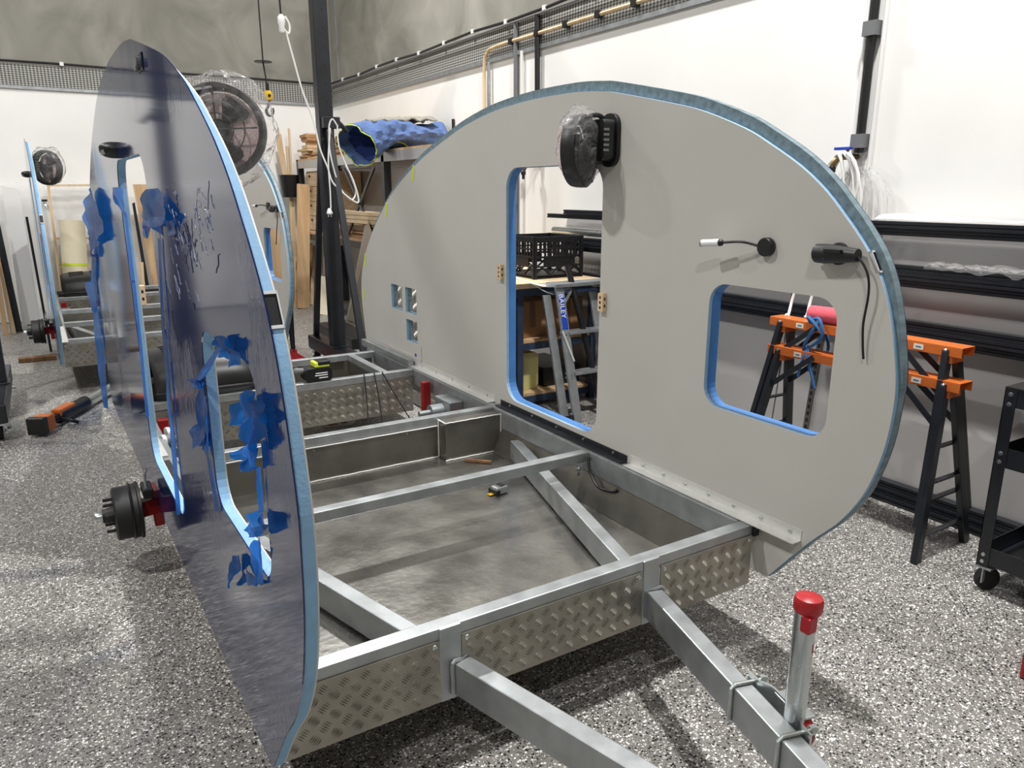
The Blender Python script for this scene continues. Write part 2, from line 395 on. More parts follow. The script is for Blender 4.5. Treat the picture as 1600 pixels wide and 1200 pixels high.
# conduits on the walls
def conduit(label, pts, r, m, clips=(), clip_m='galv', group=None, clip_h=.03):
    t = thing('conduit', label, 'conduit', pts[0], group)
    MB().tube(pts, r, 8).build('pipe', M[m], t, smooth=True)
    for c in clips: MB().obox(c, (r * 1.5, 0, 0), (0, r * 1.6, 0), (0, 0, r * 1.5)).build('clip', M[clip_m], t)
    return t
xw = XR - .05
pts = [(xw, YB - .07, ZM + .03)] + [(xw, YB - .6 - i * .62 + 0, ZM + .03 - .012 * math.sin(i * 1.9)) for i in range(12)]
conduit('dark cable run along the top of the mesh band on the right wall', pts, .013, 'black', [(xw, p[1], p[2]) for p in pts[1::1]], 'white_plastic')
conduit('thin grey conduit just below the dark cable on the right wall', [(xw - .02, YB - .07, ZM - .01), (xw - .02, 3.4, ZM - .01)], .009, 'grey_plastic')
pts = [(XL + .3, YB - .05, ZM + .03)] + [(XL + 1 + i * .95, YB - .05, ZM + .03 - .008 * (i % 2)) for i in range(9)] + [(XR - .08, YB - .05, ZM + .02)]
conduit('dark cable run along the top of the mesh band on the back wall', pts, .014, 'black', pts[2:-1], 'white_plastic')
# copper-coloured pipe: up the wall, round a bend, along the lower mesh
y0 = at(757, 160, 0, XR - .06)[1]
run = spline([(XR - .06, y0, 1.2), (XR - .06, y0, 2.2), (XR - .06, y0, 2.72), (XR - .06, y0 - .05, 2.86), (XR - .06, y0 - .25, 2.90), (XR - .06, y0 - 1.2, 2.90), (XR - .06, 2.6, 2.90)], 6)
conduit('tan and white pipe pair bending along the mesh band', run, .016, 'pine', [(XR - .06, y0 - .5 - .42 * i, 2.9) for i in range(9)], 'black')
conduit('grey pipe standing beside the tan pipe bend', [(XR - .06, y0 - .09, 0), (XR - .06, y0 - .09, 2.78)], .016, 'galv')
y1 = at(806, 200, 0, XR - .05)[1]
conduit('dark steel pipe rising to the mesh band right of the tan pipe', [(XR - .05, y1, 0), (XR - .05, y1, 3.05)], .022, 'grey_plastic')
conduit('white pipe close to the dark steel pipe', [(XR - .05, y1 - .1, 0), (XR - .05, y1 - .1, 2.8)], .016, 'white_plastic')
y2 = at(839, 120, 0, XR - .06)[1]
conduit('black hose hanging from the cable run to the brass tap', [(XR - .06, y2, 3.05), (XR - .06, y2 - .005, 2.6), (XR - .06, y2 - .02, 1.85)], .024, 'black', [(XR - .05, y2 - .01, 2.3)], 'white_plastic')
y3 = at(1355, 120, 0, XR - .06)[1]
conduit('thick black downpipe ending at the blue-handled tap', [(XR - .06, y3, 3.05), (XR - .06, y3, 1.80)], .024, 'black', [(XR - .055, y3, 2.42), (XR - .055, y3, 1.86)], 'grey_plastic')
conduit('slim white conduit right of the thick black downpipe', [(XR - .04, y3 - .055, 3.05), (XR - .04, y3 - .055, 1.45)], .012, 'white_plastic')
conduit('slim white conduit left of the thick black downpipe', [(XR - .04, y3 + .05, 3.05), (XR - .04, y3 + .05, 1.45)], .010, 'white_plastic')
def tap(label, y, z):
    t = thing('water_tap', label, 'tap', (XR - .06, y, z))
    MB().tube(spline([(XR - .03, y, z), (XR - .1, y, z), (XR - .15, y + .03, z - .01), (XR - .17, y + .05, z - .05)], 4), .016, 8).build('body', M['brass'], t, smooth=True)
    MB().box(XR - .14, XR - .1, y - .02, y + .07, z + .035, z + .05).add([], []).build('handle', M['blue'], t, bevel=.003)
    MB().cyl((XR - .115, y, z), (XR - .115, y, z + .04), .009).build('spindle', M['brass'], t)
    MB().lathe([(.014, 0), (.022, -.005), (.022, -.03), (.013, -.035), (.012, -.07)], (XR - .17, y + .05, z - .05), (0, 0, 1), 12).build('hose_fitting', M['black'], t)
tap('brass tap with blue lever seen through the door opening', y2 - .01, 1.82)
tap('brass tap with blue lever holding coiled white tube', y3 + .03, 1.78)
# white tube hung in coils on the tap
random.seed(5)
c = Vector((XR - .12, y3 + .03, 1.80)); mb = MB()
for k in range(7):
    w, h = random.uniform(.05, .16), random.uniform(.18, .33); dy = random.uniform(-.03, .03)
    mb.tube([c + Vector((-.01 * k + .02 * math.cos(t * .5), dy + w * math.sin(t), -h + h * math.cos(t))) for t in [2 * PI * i / 22 for i in range(22)]], .006, 6, True)
mb.tube(spline([c + Vector((0, -.05, -.45)), c + Vector((-.05, -.12, -.42)), c + Vector((-.06, -.3, -.38)), c + Vector((-.08, -.55, -.4))], 6), .006, 6)
mb.build('coiled_tube', M['white_plastic'], None, 'coils of thin white tube hung on the blue-handled tap', 'tube', smooth=True)
mb = MB()
for k in range(4):
    w, h = random.uniform(.1, .17), random.uniform(.2, .3)
    mb.tube([c + Vector((.03, .03 - w * .7 + w * math.sin(t), -.08 - h + h * math.cos(t))) for t in [2 * PI * i / 20 for i in range(20)]], .011, 6, True)
mb.build('clear_hose', M['clear'], None, 'loops of clear hose hanging behind the white tube coils', 'hose', smooth=True)

# ================================================================ teardrop trailer: side panels
PT, PTL = .048, .030
prof = [(1.585, .262), (1.438, .452), (1.342, .56), (1.284, .648), (1.25, .72), (1.222, .815), (1.208, .896), (1.202, .987), (1.205, 1.058), (1.222, 1.149), (1.241, 1.227), (1.268, 1.307), (1.30, 1.372), (1.333, 1.42), (1.378, 1.474), (1.424, 1.523), (1.502, 1.6), (1.603, 1.676), (1.74, 1.754), (1.841, 1.804), (2.028, 1.872), (2.192, 1.914), (2.521, 1.984), (2.613, 1.998), (2.79, 2.013), (3.09, 2.016), (3.316, 2.007), (3.555, 1.986), (3.815, 1.942), (4.009, 1.894), (4.338, 1.80), (4.603, 1.70), (4.843, 1.588), (5.037, 1.465), (5.192, 1.35), (5.333, 1.22), (5.426, 1.11), (5.492, .99), (5.521, .826), (5.495, .632), (5.455, .435), (5.40, .262)]
YC = 3.4
sp = [(p.x - YC, p.y) for p in spline([Vector((a, b, 0)) for a, b in prof], 3)]
OUT = sp
def shift(pts): return [(a - YC, b) for a, b in pts]
DOOR = shift(rrect(2.585, 3.375, .505, 1.712, .105, 7)); WIN = shift(rrect(1.415, 1.945, .82, 1.278, .075, 6))
VENTS = [shift(rrect(4.74, 4.93, .80, .97, .004, 1)), shift(rrect(4.512, 4.69, .80, .972, .004, 1)), shift(rrect(4.512, 4.69, .605, .755, .004, 1))]
def scaled(loop, k):
    """offset a closed loop outward by k (approx)"""
    n = len(loop); out = []
    for i in range(n):
        a = Vector(loop[i - 1] + (0,)); b = Vector(loop[(i + 1) % n] + (0,)); d = (b - a)
        if d.length < 1e-9: d = Vector((1, 0, 0))
        d.normalize(); out.append((loop[i][0] + d.y * k, loop[i][1] - d.x * k))
    return out
def side_panel(label, sgn, loc, rz, holes, PT):
    """local: x = 0 inner face, outward sgn*x; y from the panel's middle; z up"""
    t = thing('side_panel', label, 'trailer panel', loc, None, rz)
    B = lambda mb, n, m, **k: mb.build(n, M[m], k.pop('parent', t), local=True, **k)
    B(MB().plate([OUT] + holes, 0, sgn * .003), 'inner_skin', 'skin')
    # rebated rim: the outer layer stands proud along the roof line
    n = len(OUT); big = []
    for i in range(n):
        d = Vector((OUT[(i + 1) % n][0] - OUT[i - 1][0], OUT[(i + 1) % n][1] - OUT[i - 1][1])).normalized(); nv = Vector((-d.y, d.x)); k = .002 + (.040 if sgn > 0 else .028) * max(0, nv.y) ** .8
        big.append((OUT[i][0] + nv.x * k, OUT[i][1] + nv.y * k))
    if sgn > 0:
        B(MB().plate([OUT] + holes, sgn * .003, sgn * .018), 'foam_core', 'foam')
        B(MB().plate([big] + holes, sgn * .018, sgn * (PT - .003)), 'outer_core', 'edge_tape', label='grey-green dusty film wrapped rim')
        B(MB().plate([big] + holes, sgn * (PT - .003), sgn * PT), 'outer_skin', 'film')
    else:
        B(MB().plate([OUT] + holes, sgn * .003, sgn * (PT - .003)), 'foam_core', 'foam')
        B(MB().plate([big] + holes, sgn * (PT - .003), sgn * PT), 'outer_skin', 'film')
    # rectangular tube set into the rim (light square of bare metal)
    for yy, zz, d in ((1.318, 1.398, (.05, .09)),):
        v = Vector((d[0], d[1])).normalized()
        mb = MB(); c = Vector((sgn * PT * .45, yy - YC, zz)); tv = Vector((0, v.x, v.y)); nv = Vector((0, -v.y, v.x))
        for s in (-1, 1):
            mb.obox(c + tv * (s * .032) + nv * .001, tv * .003, nv * .006, Vector((PT * .45, 0, 0)))
        for s in (-1, 1):
            mb.obox(c + Vector((s * PT * .41, 0, 0)) + nv * .001, tv * .035, nv * .006, Vector((PT * .04, 0, 0)))
        B(mb, 'rim_tube', 'bare_edge')
        B(MB().obox(c + nv * .0005, tv * .029, nv * .004, Vector((PT * .37, 0, 0))), 'tube_hollow', 'black')
    return t, B
pr, BR = side_panel('grey-white teardrop side panel with door and window cut-outs, right of the near trailer frame', 1, (2.053, YC, 0), 0, [DOOR, WIN] + VENTS, PT)
pl_, BL = side_panel('tall teardrop side panel covered in glossy navy film, in the left foreground', -1, (.286 + PTL, YC, 0), .0116, [DOOR, WIN], PTL)
for B, t, s in ((BR, pr, 1), (BL, pl_, -1)):
    # folded aluminium angles bolting the panel to the frame
    for a, b in ((1.46 if s > 0 else 1.50, 2.335), (3.50, 5.45)):
        mb = MB(); a_, b_ = a - YC, b - YC
        mb.box(min(-s * .003, 0), max(-s * .003, 0), a_, b_, .452, .492).box(min(-s * .045, -s * .003), max(-s * .045, -s * .003), a_, b_, .452, .455)
        ang = B(mb, 'aluminium_angle', 'alu_bright')
        n = 7 if b < 3 else 9
        for i in range(n):
            y = a_ + (b_ - a_) * (i + .35) / n
            B(MB().cyl((-s * .003, y, .473), (-s * .008, y, .473), .0065, n=8), 'bolt', 'zinc', parent=ang)
    mb = MB().box(min(-s * .004, 0), max(-s * .004, 0), 2.36 - YC, 3.43 - YC, .453, .482).box(min(-s * .04, -s * .004), max(-s * .04, -s * .004), 2.36 - YC, 3.43 - YC, .453, .457)
    sill = B(mb, 'black_sill_angle', 'black_metal')
    for i in range(5): B(MB().cyl((-s * .004, 2.45 + .22 * i - YC, .47), (-s * .009, 2.45 + .22 * i - YC, .47), .006, n=8), 'bolt', 'zinc', parent=sill)
    # timber latch blocks at the door edges
    for y, z in ((3.415, 1.185), (2.555, 1.13)):
        blk = B(MB().box(min(-s * .022, 0), max(-s * .022, 0), y - .018 - YC, y + .018 - YC, z - .04, z + .04), 'latch_block', 'pine', bevel=.002)
        for dz in (-.022, 0, .022): B(MB().cyl((-s * .022, y - YC, z + dz), (-s * .0228, y - YC, z + dz), .006, n=8), 'screw_hole', 'black', parent=blk)
        for dz in (-.02, .01): B(MB().box(-s * .011 - .004, -s * .011 + .004, y - .0186 - YC, y - .018 - YC, z + dz, z + dz + .012), 'slot', 'black', parent=blk)
# right panel only: flush cover plate, blue plug, lime tape tags on the tail curve
BR(MB().box(-.0025, 0, 4.46 - YC, 5.0 - YC, .495, .515), 'cover_strip', 'skin')
BR(MB().box(-.0012, 0, 4.455 - YC, 4.458 - YC, .455, .60), 'panel_seam', 'grey_plastic')
BR(MB().cyl((-.002, 4.55 - YC, .525), (0, 4.55 - YC, .525), .013, n=14), 'blue_plug', 'blue')
for px, py in ((645, 271), (603, 328), (570, 407), (568, 460)):
    p = at(px, py, 0, 2.05); BR(MB().obox((-.001, p[1] - YC, p[2]), (.0008, 0, 0), (0, .012, -.045), (0, .012, .004)), 'tape_tag', 'lime')
# protective film returning into the openings on the right panel
for loop, nm in ((DOOR, 'door_lining_film'), (WIN, 'window_lining_film')):
    BR(MB().rim(scaled(loop, -.0015), .018, PT + .012), nm, 'lining')

# left panel: peeled film, marker lamp, bracket
def at_left(px, py):
    """point on the outer face of the left panel, in its own axes"""
    x = .28; p = at(px, py, 0, x)
    for _k in range(8):
        x = .286 - .0116 * (p[1] - YC); p = at(px, py, 0, x)
    return (p[1] - YC, p[2])
L_ = at_left
def leaf(outline, out, seed, folds=3.0, nr=7, jag=0.0, lift=0.0):
    """a peeled patch of film with this outline, creased and standing off the outer face"""
    P = [L_(*q) for q in outline]; n0 = len(P); Q = []
    rnd = random.Random(seed)
    for i in range(n0):
        a, b = P[i], P[(i + 1) % n0]; k = 4
        for j in range(k):
            t = j / k; jy = rnd.uniform(-jag, jag) if jag else 0; jz = rnd.uniform(-jag, jag) * .6 if jag else 0
            Q.append((a[0] + (b[0] - a[0]) * t + jy, a[1] + (b[1] - a[1]) * t + jz))
    cy = sum(q[0] for q in Q) / len(Q); cz = sum(q[1] for q in Q) / len(Q); w = max(q[0] for q in Q) - min(q[0] for q in Q)
    mb = MB(); m = len(Q)
    def D(y, z, r):
        f = math.sin(folds * PI * (y - cy) / max(w, .02) + 1.5 * nz(z * 6, seed)) * .5 + .5
        return -PTL - .0025 - lift - out * (.15 + .85 * f) * (.35 + .65 * r) * (1 + .6 * nz(y * 14, z * 10, seed)) - .3 * out * abs(nz(y * 40, z * 22, seed)) * r
    vs_ = [Vector((D(cy, cz, 0), cy, cz))]
    for k in range(1, nr + 1):
        r = k / nr
        for q in Q:
            y, z = cy + (q[0] - cy) * r, cz + (q[1] - cz) * r; vs_.append(Vector((min(D(y, z, r), -PTL - .002), y, z)))
    fs = [(0, 1 + i, 1 + (i + 1) % m) for i in range(m)]
    for k in range(nr - 1):
        a, b = 1 + k * m, 1 + (k + 1) * m
        fs += [(a + i, a + (i + 1) % m, b + (i + 1) % m, b + i) for i in range(m)]
    mb.add(vs_, fs); return BL(mb, 'peeled_film', 'flap', smooth=True)
leaf([(148, 292), (160, 312), (168, 345), (170, 362), (164, 375), (155, 385), (151, 402), (145, 400), (144, 375), (138, 355), (134, 338), (139, 315)], .03, 1, 4)
leaf([(145, 396), (153, 400), (152, 440), (155, 470), (150, 490), (147, 470), (138, 447), (139, 441), (146, 440)], .02, 2, 2)
leaf([(148, 468), (154, 470), (159, 500), (165, 560), (172, 640), (163, 632), (158, 580), (152, 520)], .015, 3, 2, jag=.012)
leaf([(180, 293), (196, 292), (197, 330), (200, 340), (194, 330), (189, 318)], .015, 4, 2)
leaf([(243, 296), (253, 294), (262, 310), (268, 325), (275, 340), (262, 350), (248, 356), (238, 352), (241, 363), (243, 373), (232, 360), (226, 350), (230, 325)], .025, 5, 3)
leaf([(268, 345), (278, 343), (277, 365), (270, 370)], .01, 6, 2, jag=.006)
leaf([(250, 372), (253, 375), (262, 520), (258, 522)], .008, 20, 1, jag=.004); leaf([(257, 515), (262, 515), (273, 650), (269, 652)], .008, 21, 1, jag=.004); leaf([(268, 645), (273, 645), (286, 800), (281, 806)], .008, 22, 1, jag=.004)
leaf([(196, 328), (200, 332), (213, 440), (209, 442)], .006, 23, 1, jag=.004); leaf([(209, 438), (213, 438), (236, 650), (232, 652)], .006, 24, 1, jag=.004)
leaf([(345, 524), (358, 522), (368, 530), (377, 548), (382, 566), (372, 572), (366, 560), (356, 556), (352, 545), (346, 540)], .02, 7, 5, jag=.006)
leaf([(343, 540), (348, 545), (330, 585), (320, 596), (316, 590)], .012, 8, 1)
leaf([(301, 593), (312, 590), (322, 592), (326, 600), (318, 606), (306, 600)], .02, 9, 4, jag=.008)
leaf([(318, 600), (330, 596), (333, 640), (336, 700), (330, 720), (322, 700), (326, 680), (316, 700), (306, 697), (304, 690), (310, 675), (318, 660), (316, 630)], .02, 10, 3, jag=.003)
leaf([(328, 715), (333, 715), (346, 800), (341, 798)], .006, 25, 1)
leaf([(398, 606), (404, 612), (420, 625), (428, 650), (424, 680), (412, 705), (404, 690), (396, 668), (384, 660), (380, 650), (384, 630), (392, 618)], .03, 11, 6, jag=.003)
leaf([(384, 700), (404, 688), (410, 700), (412, 730), (400, 733), (390, 733), (396, 722), (382, 715), (378, 706)], .022, 12, 5, jag=.004)
leaf([(407, 728), (411, 728), (416, 798), (412, 798)], .006, 26, 1)
leaf([(412, 795), (424, 805), (434, 818), (430, 828), (420, 836), (410, 836), (396, 834), (392, 826), (396, 812), (404, 800)], .022, 13, 4)
leaf([(404, 845), (412, 838), (415, 860), (416, 910), (410, 912), (408, 890), (402, 870), (400, 858)], .015, 14, 2, jag=.004)
leaf([(371, 866), (380, 868), (388, 880), (378, 890), (372, 905), (368, 918), (364, 915), (370, 890)], .015, 15, 3, jag=.004)
leaf([(386, 878), (394, 884), (404, 905), (412, 912), (404, 915), (394, 910)], .012, 16, 3, jag=.003)
# wrinkles pushed up in the film between door and window
random.seed(8)
for mt_ in ('film', 'crease_glint', 'crease_glint'):
    mb = MB()
    for k in range(26):
        px, py = random.gauss(296, 20), random.gauss(372, 42)
        if not 262 < px < 345 or not 296 < py < 480: continue
        a = L_(px, py); ang = random.choice((random.uniform(.5, 1.2), random.uniform(-1.4, 1.4))); l = random.uniform(.02, .10)
        pts = [Vector((-PTL, a[0] + (s - .5) * l * math.cos(ang) + .012 * nz(s * 3, k), a[1] + (s - .5) * l * math.sin(ang) * .7 + .012 * nz(k, s * 3))) for s in [i / 7 for i in range(8)]]
        mb.tube(pts, random.uniform(.0006, .0018), 5)
    BL(mb, 'film_wrinkles', mt_, smooth=True, kind='stuff')
# teardrop marker lamp and small cable bracket on the outer face
a = L_(181, 233)
lamp = BL(MB().grid(lambda u, v: Vector((-PTL - .058 * math.sin(PI / 2 * v) ** .8, a[0] + .05 * math.cos(2 * PI * u) * math.cos(PI / 2 * v), a[1] + (.026 if math.sin(2 * PI * u) > 0 else .034) * math.sin(2 * PI * u) * math.cos(PI / 2 * v) ** .8)), 26, 10, True), 'marker_lamp', 'black', smooth=True)
BL(MB().obox((-PTL - .044, a[0] - .03, a[1] - .012), (.011, .008, .004), (.001, -.001, .009), (0, .003, 0)), 'lens', 'white_plastic', parent=lamp)
a = L_(219, 98)
hk = BL(MB().box(-PTL - .003, -PTL, a[0] - .05, a[0] + .05, a[1] - .022, a[1] + .022), 'cable_port', 'black_metal', bevel=.004)
BL(MB().box(-PTL - .012, -PTL - .003, a[0] + .01, a[0] + .045, a[1] - .018, a[1] + .018).cyl((-PTL - .003, a[0] - .02, a[1]), (-PTL - .014, a[0] - .02, a[1]), .014, n=10), 'port_clip', 'grey_plastic', parent=hk)
# ================================================================ teardrop trailer: chassis
ZT = .45
XA, XB = .335, 2.045                      # outer faces of the side rails
XM = (XA + XB) / 2
ch = thing('trailer_chassis', 'galvanised trailer frame with tread plate front, nearest the camera', 'trailer frame', (XM, 3.4, 0))
def part(mb, n, m, parent=None, **k): return mb.build(n, M[m], parent or ch, **k)
for x0, x1 in ((XA, XA + .05), (XB - .05, XB)):
    part(MB().box(x0, x1, 1.69, 5.30, ZT - .10, ZT), 'side_rail', 'galv', bevel=.004)
for y in (1.637, 2.556, 3.42, 4.47, 5.15):
    part(MB().box(XA + (0 if y < 2 else .05), XB - (0 if y < 2 else .05), y, y + .05, ZT - .045, ZT), 'cross_beam', 'galv', bevel=.004)
part(MB().box(XB - .26, XB - .21, 4.52, 5.15, ZT - .045, ZT), 'inner_rail', 'galv', bevel=.004)
part(MB().box(XB - .05, XB - .01, 4.55, 5.42, ZT, ZT + .05), 'rail_riser', 'galv', bevel=.004)
def tread(P0, U, V, Wd, H, nrm, cell=.040):
    """five-bar tread relief: lozenges in groups of five, turned in alternate groups"""
    mb = MB(); P0, U, V, N = Vector(P0), Vector(U), Vector(V), Vector(nrm); r2 = math.sqrt(.5); n = int((Wd + H) / (cell * r2)) + 3
    for a in range(-n, n):
        for b in range(-n, n):
            u, v = (a - b) * cell * r2, (a + b) * cell * r2
            if not (.012 < u < Wd - .012 and .012 < v < H - .008): continue
            e, g = ((U + V) * r2, (U - V) * r2) if (a + b) % 2 else ((U - V) * r2, (U + V) * r2)
            c = P0 + U * u + V * v
            for k in (-2, -1, 0, 1, 2):
                q = c + g * (k * cell / 6.2); hl = cell * .39 * (1 - .10 * abs(k))
                mb.add([q - e * hl, q + g * cell * .052, q + e * hl, q - g * cell * .052, q + N * .0038], [(0, 1, 4), (1, 2, 4), (2, 3, 4), (3, 0, 4)])
    return mb
def tread_plate(x0, x1, y, z0, z1, rivets=True):
    o = part(MB().box(x0, x1, y - .002, y + .002, z0, z1), 'tread_plate', 'tread')
    part(tread((x0, y - .002, z0), (1, 0, 0), (0, 0, 1), x1 - x0, z1 - z0, (0, -1, 0)), 'tread_relief', 'tread', o, kind='stuff')
    if rivets:
        for x in (x0 + .016, x1 - .016):
            part(MB().lathe([(.008, 0), (.007, .003), (.003, .005)], (x, y - .002, z1 - .014), (0, -1, 0), 10), 'rivet', 'zinc', o)
YP = 1.633
for x0, x1 in ((XA + .005, .779), (.847, 1.504), (1.582, XB - .03)): tread_plate(x0, x1, YP, .225, .415)
for x in (.813, 1.543): part(MB().box(x - .034, x + .034, 1.632, 1.68, .22, ZT - .001), 'front_post', 'galv', bevel=.004)
part(MB().box(XB - .028, XB - .003, 1.625, 1.66, ZT - .04, ZT - .006), 'tube_end_plug', 'black')
tread_plate(XA + .06, XB - .06, 4.466, .17, .403, False)
# drawbars: one straight tube each, from the side rail under the beams out to the coupling
for s, xs in ((1, 1.558), (-1, .842)):
    sl = .275 * s
    a = Vector((xs + sl * (3.16 - 1.637), 3.16, .287)); b = Vector((xs - sl * (1.637 - .42), .42, .287))
    part(MB().bar(a, b, .055, .10), 'drawbar', 'galv', bevel=.004)
    # weld collar where the bar leaves the front post
    mb = MB(); d = (b - a).normalized(); sd = d.cross(Vector((0, 0, 1))); c = Vector((xs, 1.63, .287))
    ring_ = [c + sd * (.031 * i) + Vector((0, 0, .053 * j)) for i, j in ((-1, -1), (-1, 0), (-1, 1), (0, 1), (1, 1), (1, 0), (1, -1))]
    part(MB().tube(spline(ring_, 3), .006, 6), 'weld_bead', 'galv', smooth=True)
part(MB().box(XM - .12, XM + .12, .36, .50, .24, .335), 'coupling_plate', 'galv', bevel=.006)
# floor pan, its sloped sides and the walls of the front bay
part(MB().box(XA + .06, XB - .06, 1.69, 3.425, .222, .226), 'floor_pan', 'alu_pan')
part(MB().box(XA + .06, XB - .06, 3.418, 3.424, .226, ZT - .045), 'bay_wall', 'alu')
for s in (1, -1):
    xo = XB - .05 if s > 0 else XA + .05
    part(MB().add([(xo, 1.69, ZT - .1), (xo, 3.42, ZT - .1), (xo - s * .055, 3.42, .227), (xo - s * .055, 1.69, .227), (xo + s * .003, 1.69, ZT - .1), (xo + s * .003, 3.42, ZT - .1), (xo - s * .052, 3.42, .222), (xo - s * .052, 1.69, .222)],
                      [(0, 1, 2, 3), (4, 5, 6, 7), (0, 1, 5, 4), (2, 3, 7, 6), (0, 3, 7, 4), (1, 2, 6, 5)]), 'side_tray', 'alu')
# sealed box corner against the rear wall of the bay
part(MB().box(1.66, XB - .055, 3.335, 3.418, .226, .432), 'box_section', 'alu', bevel=.003)
mb = MB()
for a, b in (((1.655, 3.33, .23), (1.99, 3.33, .23)), ((1.655, 3.33, .434), (1.99, 3.33, .434)), ((1.655, 3.33, .434), (1.655, 3.416, .434)), ((1.655, 3.412, .23), (1.655, 3.412, .434)), ((1.99, 3.33, .23), (1.99, 3.33, .434)), ((.9, 3.414, .229), (1.655, 3.414, .229)), ((.4, 3.414, .401), (1.655, 3.414, .401))):
    n = 24; mb.tube([Vector(a).lerp(Vector(b), i / n) + Vector((0, -.001 * nz(i * .9, 1), .0022 * nz(i * 1.3, a[0] * 5))) for i in range(n + 1)], .0035, 5)
part(mb, 'sealant_bead', 'white_plastic', smooth=True)
for x in (.93, .99, 1.48): part(MB().lathe([(.006, 0), (.004, .003)], (x, 3.418, .385), (0, -1, 0), 8), 'rivet', 'zinc')
# rear bay pan
part(MB().box(XA + .06, XB - .06, 4.47, 5.2, .17, .174), 'rear_pan', 'alu')
part(MB().box(XA + .06, XB - .06, 5.192, 5.196, .174, ZT - .045), 'rear_wall', 'alu')
part(MB().box(XB - .264, XB - .26, 4.52, 5.15, .174, ZT - .045), 'rear_side_wall', 'alu')
# suspension: bracket, red trailing arm, brake drum with studs and axle cap
for s in (-1, 1):
    xo = XA if s < 0 else XB
    br = part(MB().box(*sorted((xo - s * .05, xo - s * .14)), 3.77, 3.97, .25, .40), 'arm_bracket', 'galv_dark', bevel=.006)
    part(MB().cyl((xo - s * .22, 3.87, .33), (xo - s * .02, 3.87, .33), .045, n=16).cyl((xo - s * .29, 3.87, .33), (xo - s * .2, 3.87, .33), .018, n=10), 'pivot_bush', 'galv_dark', br, smooth=True)
    part(MB().bar((xo - s * .06, 3.87, .30), (xo - s * .06, 3.46, .27), .06, .07).bar((xo - s * .12, 3.47, .27), (xo + s * .13, 3.42, .26), .06, .07)
         .plate([[(3.40, .17), (3.52, .22), (3.62, .30), (3.42, .33)]], xo + s * .05 - .02, xo + s * .05 + .02, 0), 'trailing_arm', 'red', bevel=.006)
    part(MB().bar((xo - s * .09, 4.2, .0), (xo - s * .09, 4.2, .43), .05, .045), 'damper_leg', 'red', bevel=.004)
    part(MB().box(*sorted((xo - s * .15, xo - s * .25)), 3.80, 3.92, .12, .27), 'bump_stop', 'rubber', bevel=.008)
    dc = Vector((xo + s * .165, 3.43, .255)); ax = Vector((s, 0, 0))
    dr = part(MB().lathe([(.118, -.05), (.124, -.048), (.124, -.038), (.118, -.034), (.118, -.018), (.124, -.012), (.114, -.006), (.114, .05), (.106, .056), (.05, .056), (.05, .05)], dc, ax, 36), 'brake_drum', 'drum', smooth=True)
    part(MB().lathe([(.036, .05), (.036, .062), (.032, .085), (.03, .1)], dc, ax, 18), 'hub', 'drum', dr, smooth=True)
    part(MB().lathe([(.021, .098), (.021, .122), (.019, .127)], dc, ax, 16), 'axle_cap', 'zinc', dr, smooth=True)
    for k in range(5):
        t = 2 * PI * k / 5 + .3; q = dc + Vector((0, .07 * math.cos(t), .07 * math.sin(t)))
        part(MB().cyl(q + ax * .05, q + ax * .092, .0075, n=8), 'wheel_stud', 'drum', dr)
    part(MB().tube(spline([(xo + s * .09, 3.36, .36), (xo + s * .09, 3.38, .42), (xo + s * .08, 3.38, .45)], 4), .006, 6), 'brake_line', 'zinc', smooth=True)
    part(MB().box(*sorted((xo + s * .065, xo + s * .105)), 3.34, 3.46, .33, .37), 'backing_lever', 'drum', bevel=.004)
# wiring grommet hanging at the second beam
part(MB().tube(spline([(1.985, 2.545, .43), (1.975, 2.53, .40), (1.97, 2.50, .36), (1.965, 2.44, .325), (1.98, 2.36, .33), (1.99, 2.34, .345)], 6), .007, 7), 'wiring_tail', 'black', smooth=True)
part(MB().lathe([(.012, 0), (.012, .01), (.007, .012), (.007, .02)], (1.93, 2.555, .385), (0, -1, 0), 12).lathe([(.009, 0), (.009, .01)], (1.93, 2.555, .36), (0, -1, 0), 10), 'wire_clamp', 'zinc')

# two loops of wire drooping from the fourth beam
random.seed(3)
for i, (x, dx, lab) in enumerate(((1.66, -.06, 'thin black wire drooping left from the fourth frame beam'), (1.73, -.03, 'thin black wire hanging between two others at the fourth frame beam'), (1.79, .12, 'thin black wire drooping right from the fourth frame beam'))):
    MB().tube(spline([(x, 4.5, .452), (x - .01, 4.46, .445), (x + dx * .4, 4.40, .30), (x + dx, 4.30, .13), (x + dx * 1.6, 4.2, .006)], 6), .004, 5).build('wire', M['black'], None, lab, 'wire', smooth=True)
MB().tube(spline([(.50, 4.2, .02), (.75, 4.1, .012), (1.05, 3.9, .01), (1.35, 3.95, .01), (1.5, 4.15, .01)], 8), .006, 6).build('cable', M['black'], None, 'black cable lying on the floor under the near trailer', 'cable', smooth=True)

# ---------------------------------------------------------------- jockey jack on the right drawbar
jx, jy = 1.432, .985
jk = thing('jockey_jack', 'zinc jockey wheel jack with red cap clamped to the right drawbar', 'jack', (jx, jy, .1))
d = Vector((.2650, .9642, 0)); sd = Vector((.9642, -.2650, 0)); bc = lambda y: Vector((1.558 - .275 * (1.637 - y), y, .287))
J = lambda mb, n, m, p=None, **k: mb.build(n, M[m], p or jk, **k)
J(MB().lathe([(.024, -.27), (.026, -.27), (.026, .275), (.024, .275)], (jx, jy, .37), (0, 0, 1), 28), 'jack_tube', 'zinc', smooth=True)
cap = J(MB().lathe([(.016, -.035), (.018, -.004), (.031, 0), (.034, .006), (.034, .03), (.031, .038), (.02, .043), (.001, .044)], (jx + .006, jy, .63), (.02, 0, 1), 28), 'handle_cap', 'red_plastic', smooth=True)
J(MB().box(jx - .026, jx + .006, jy - .031, jy - .004, .59, .632), 'cap_tongue', 'red_plastic', cap, bevel=.004)
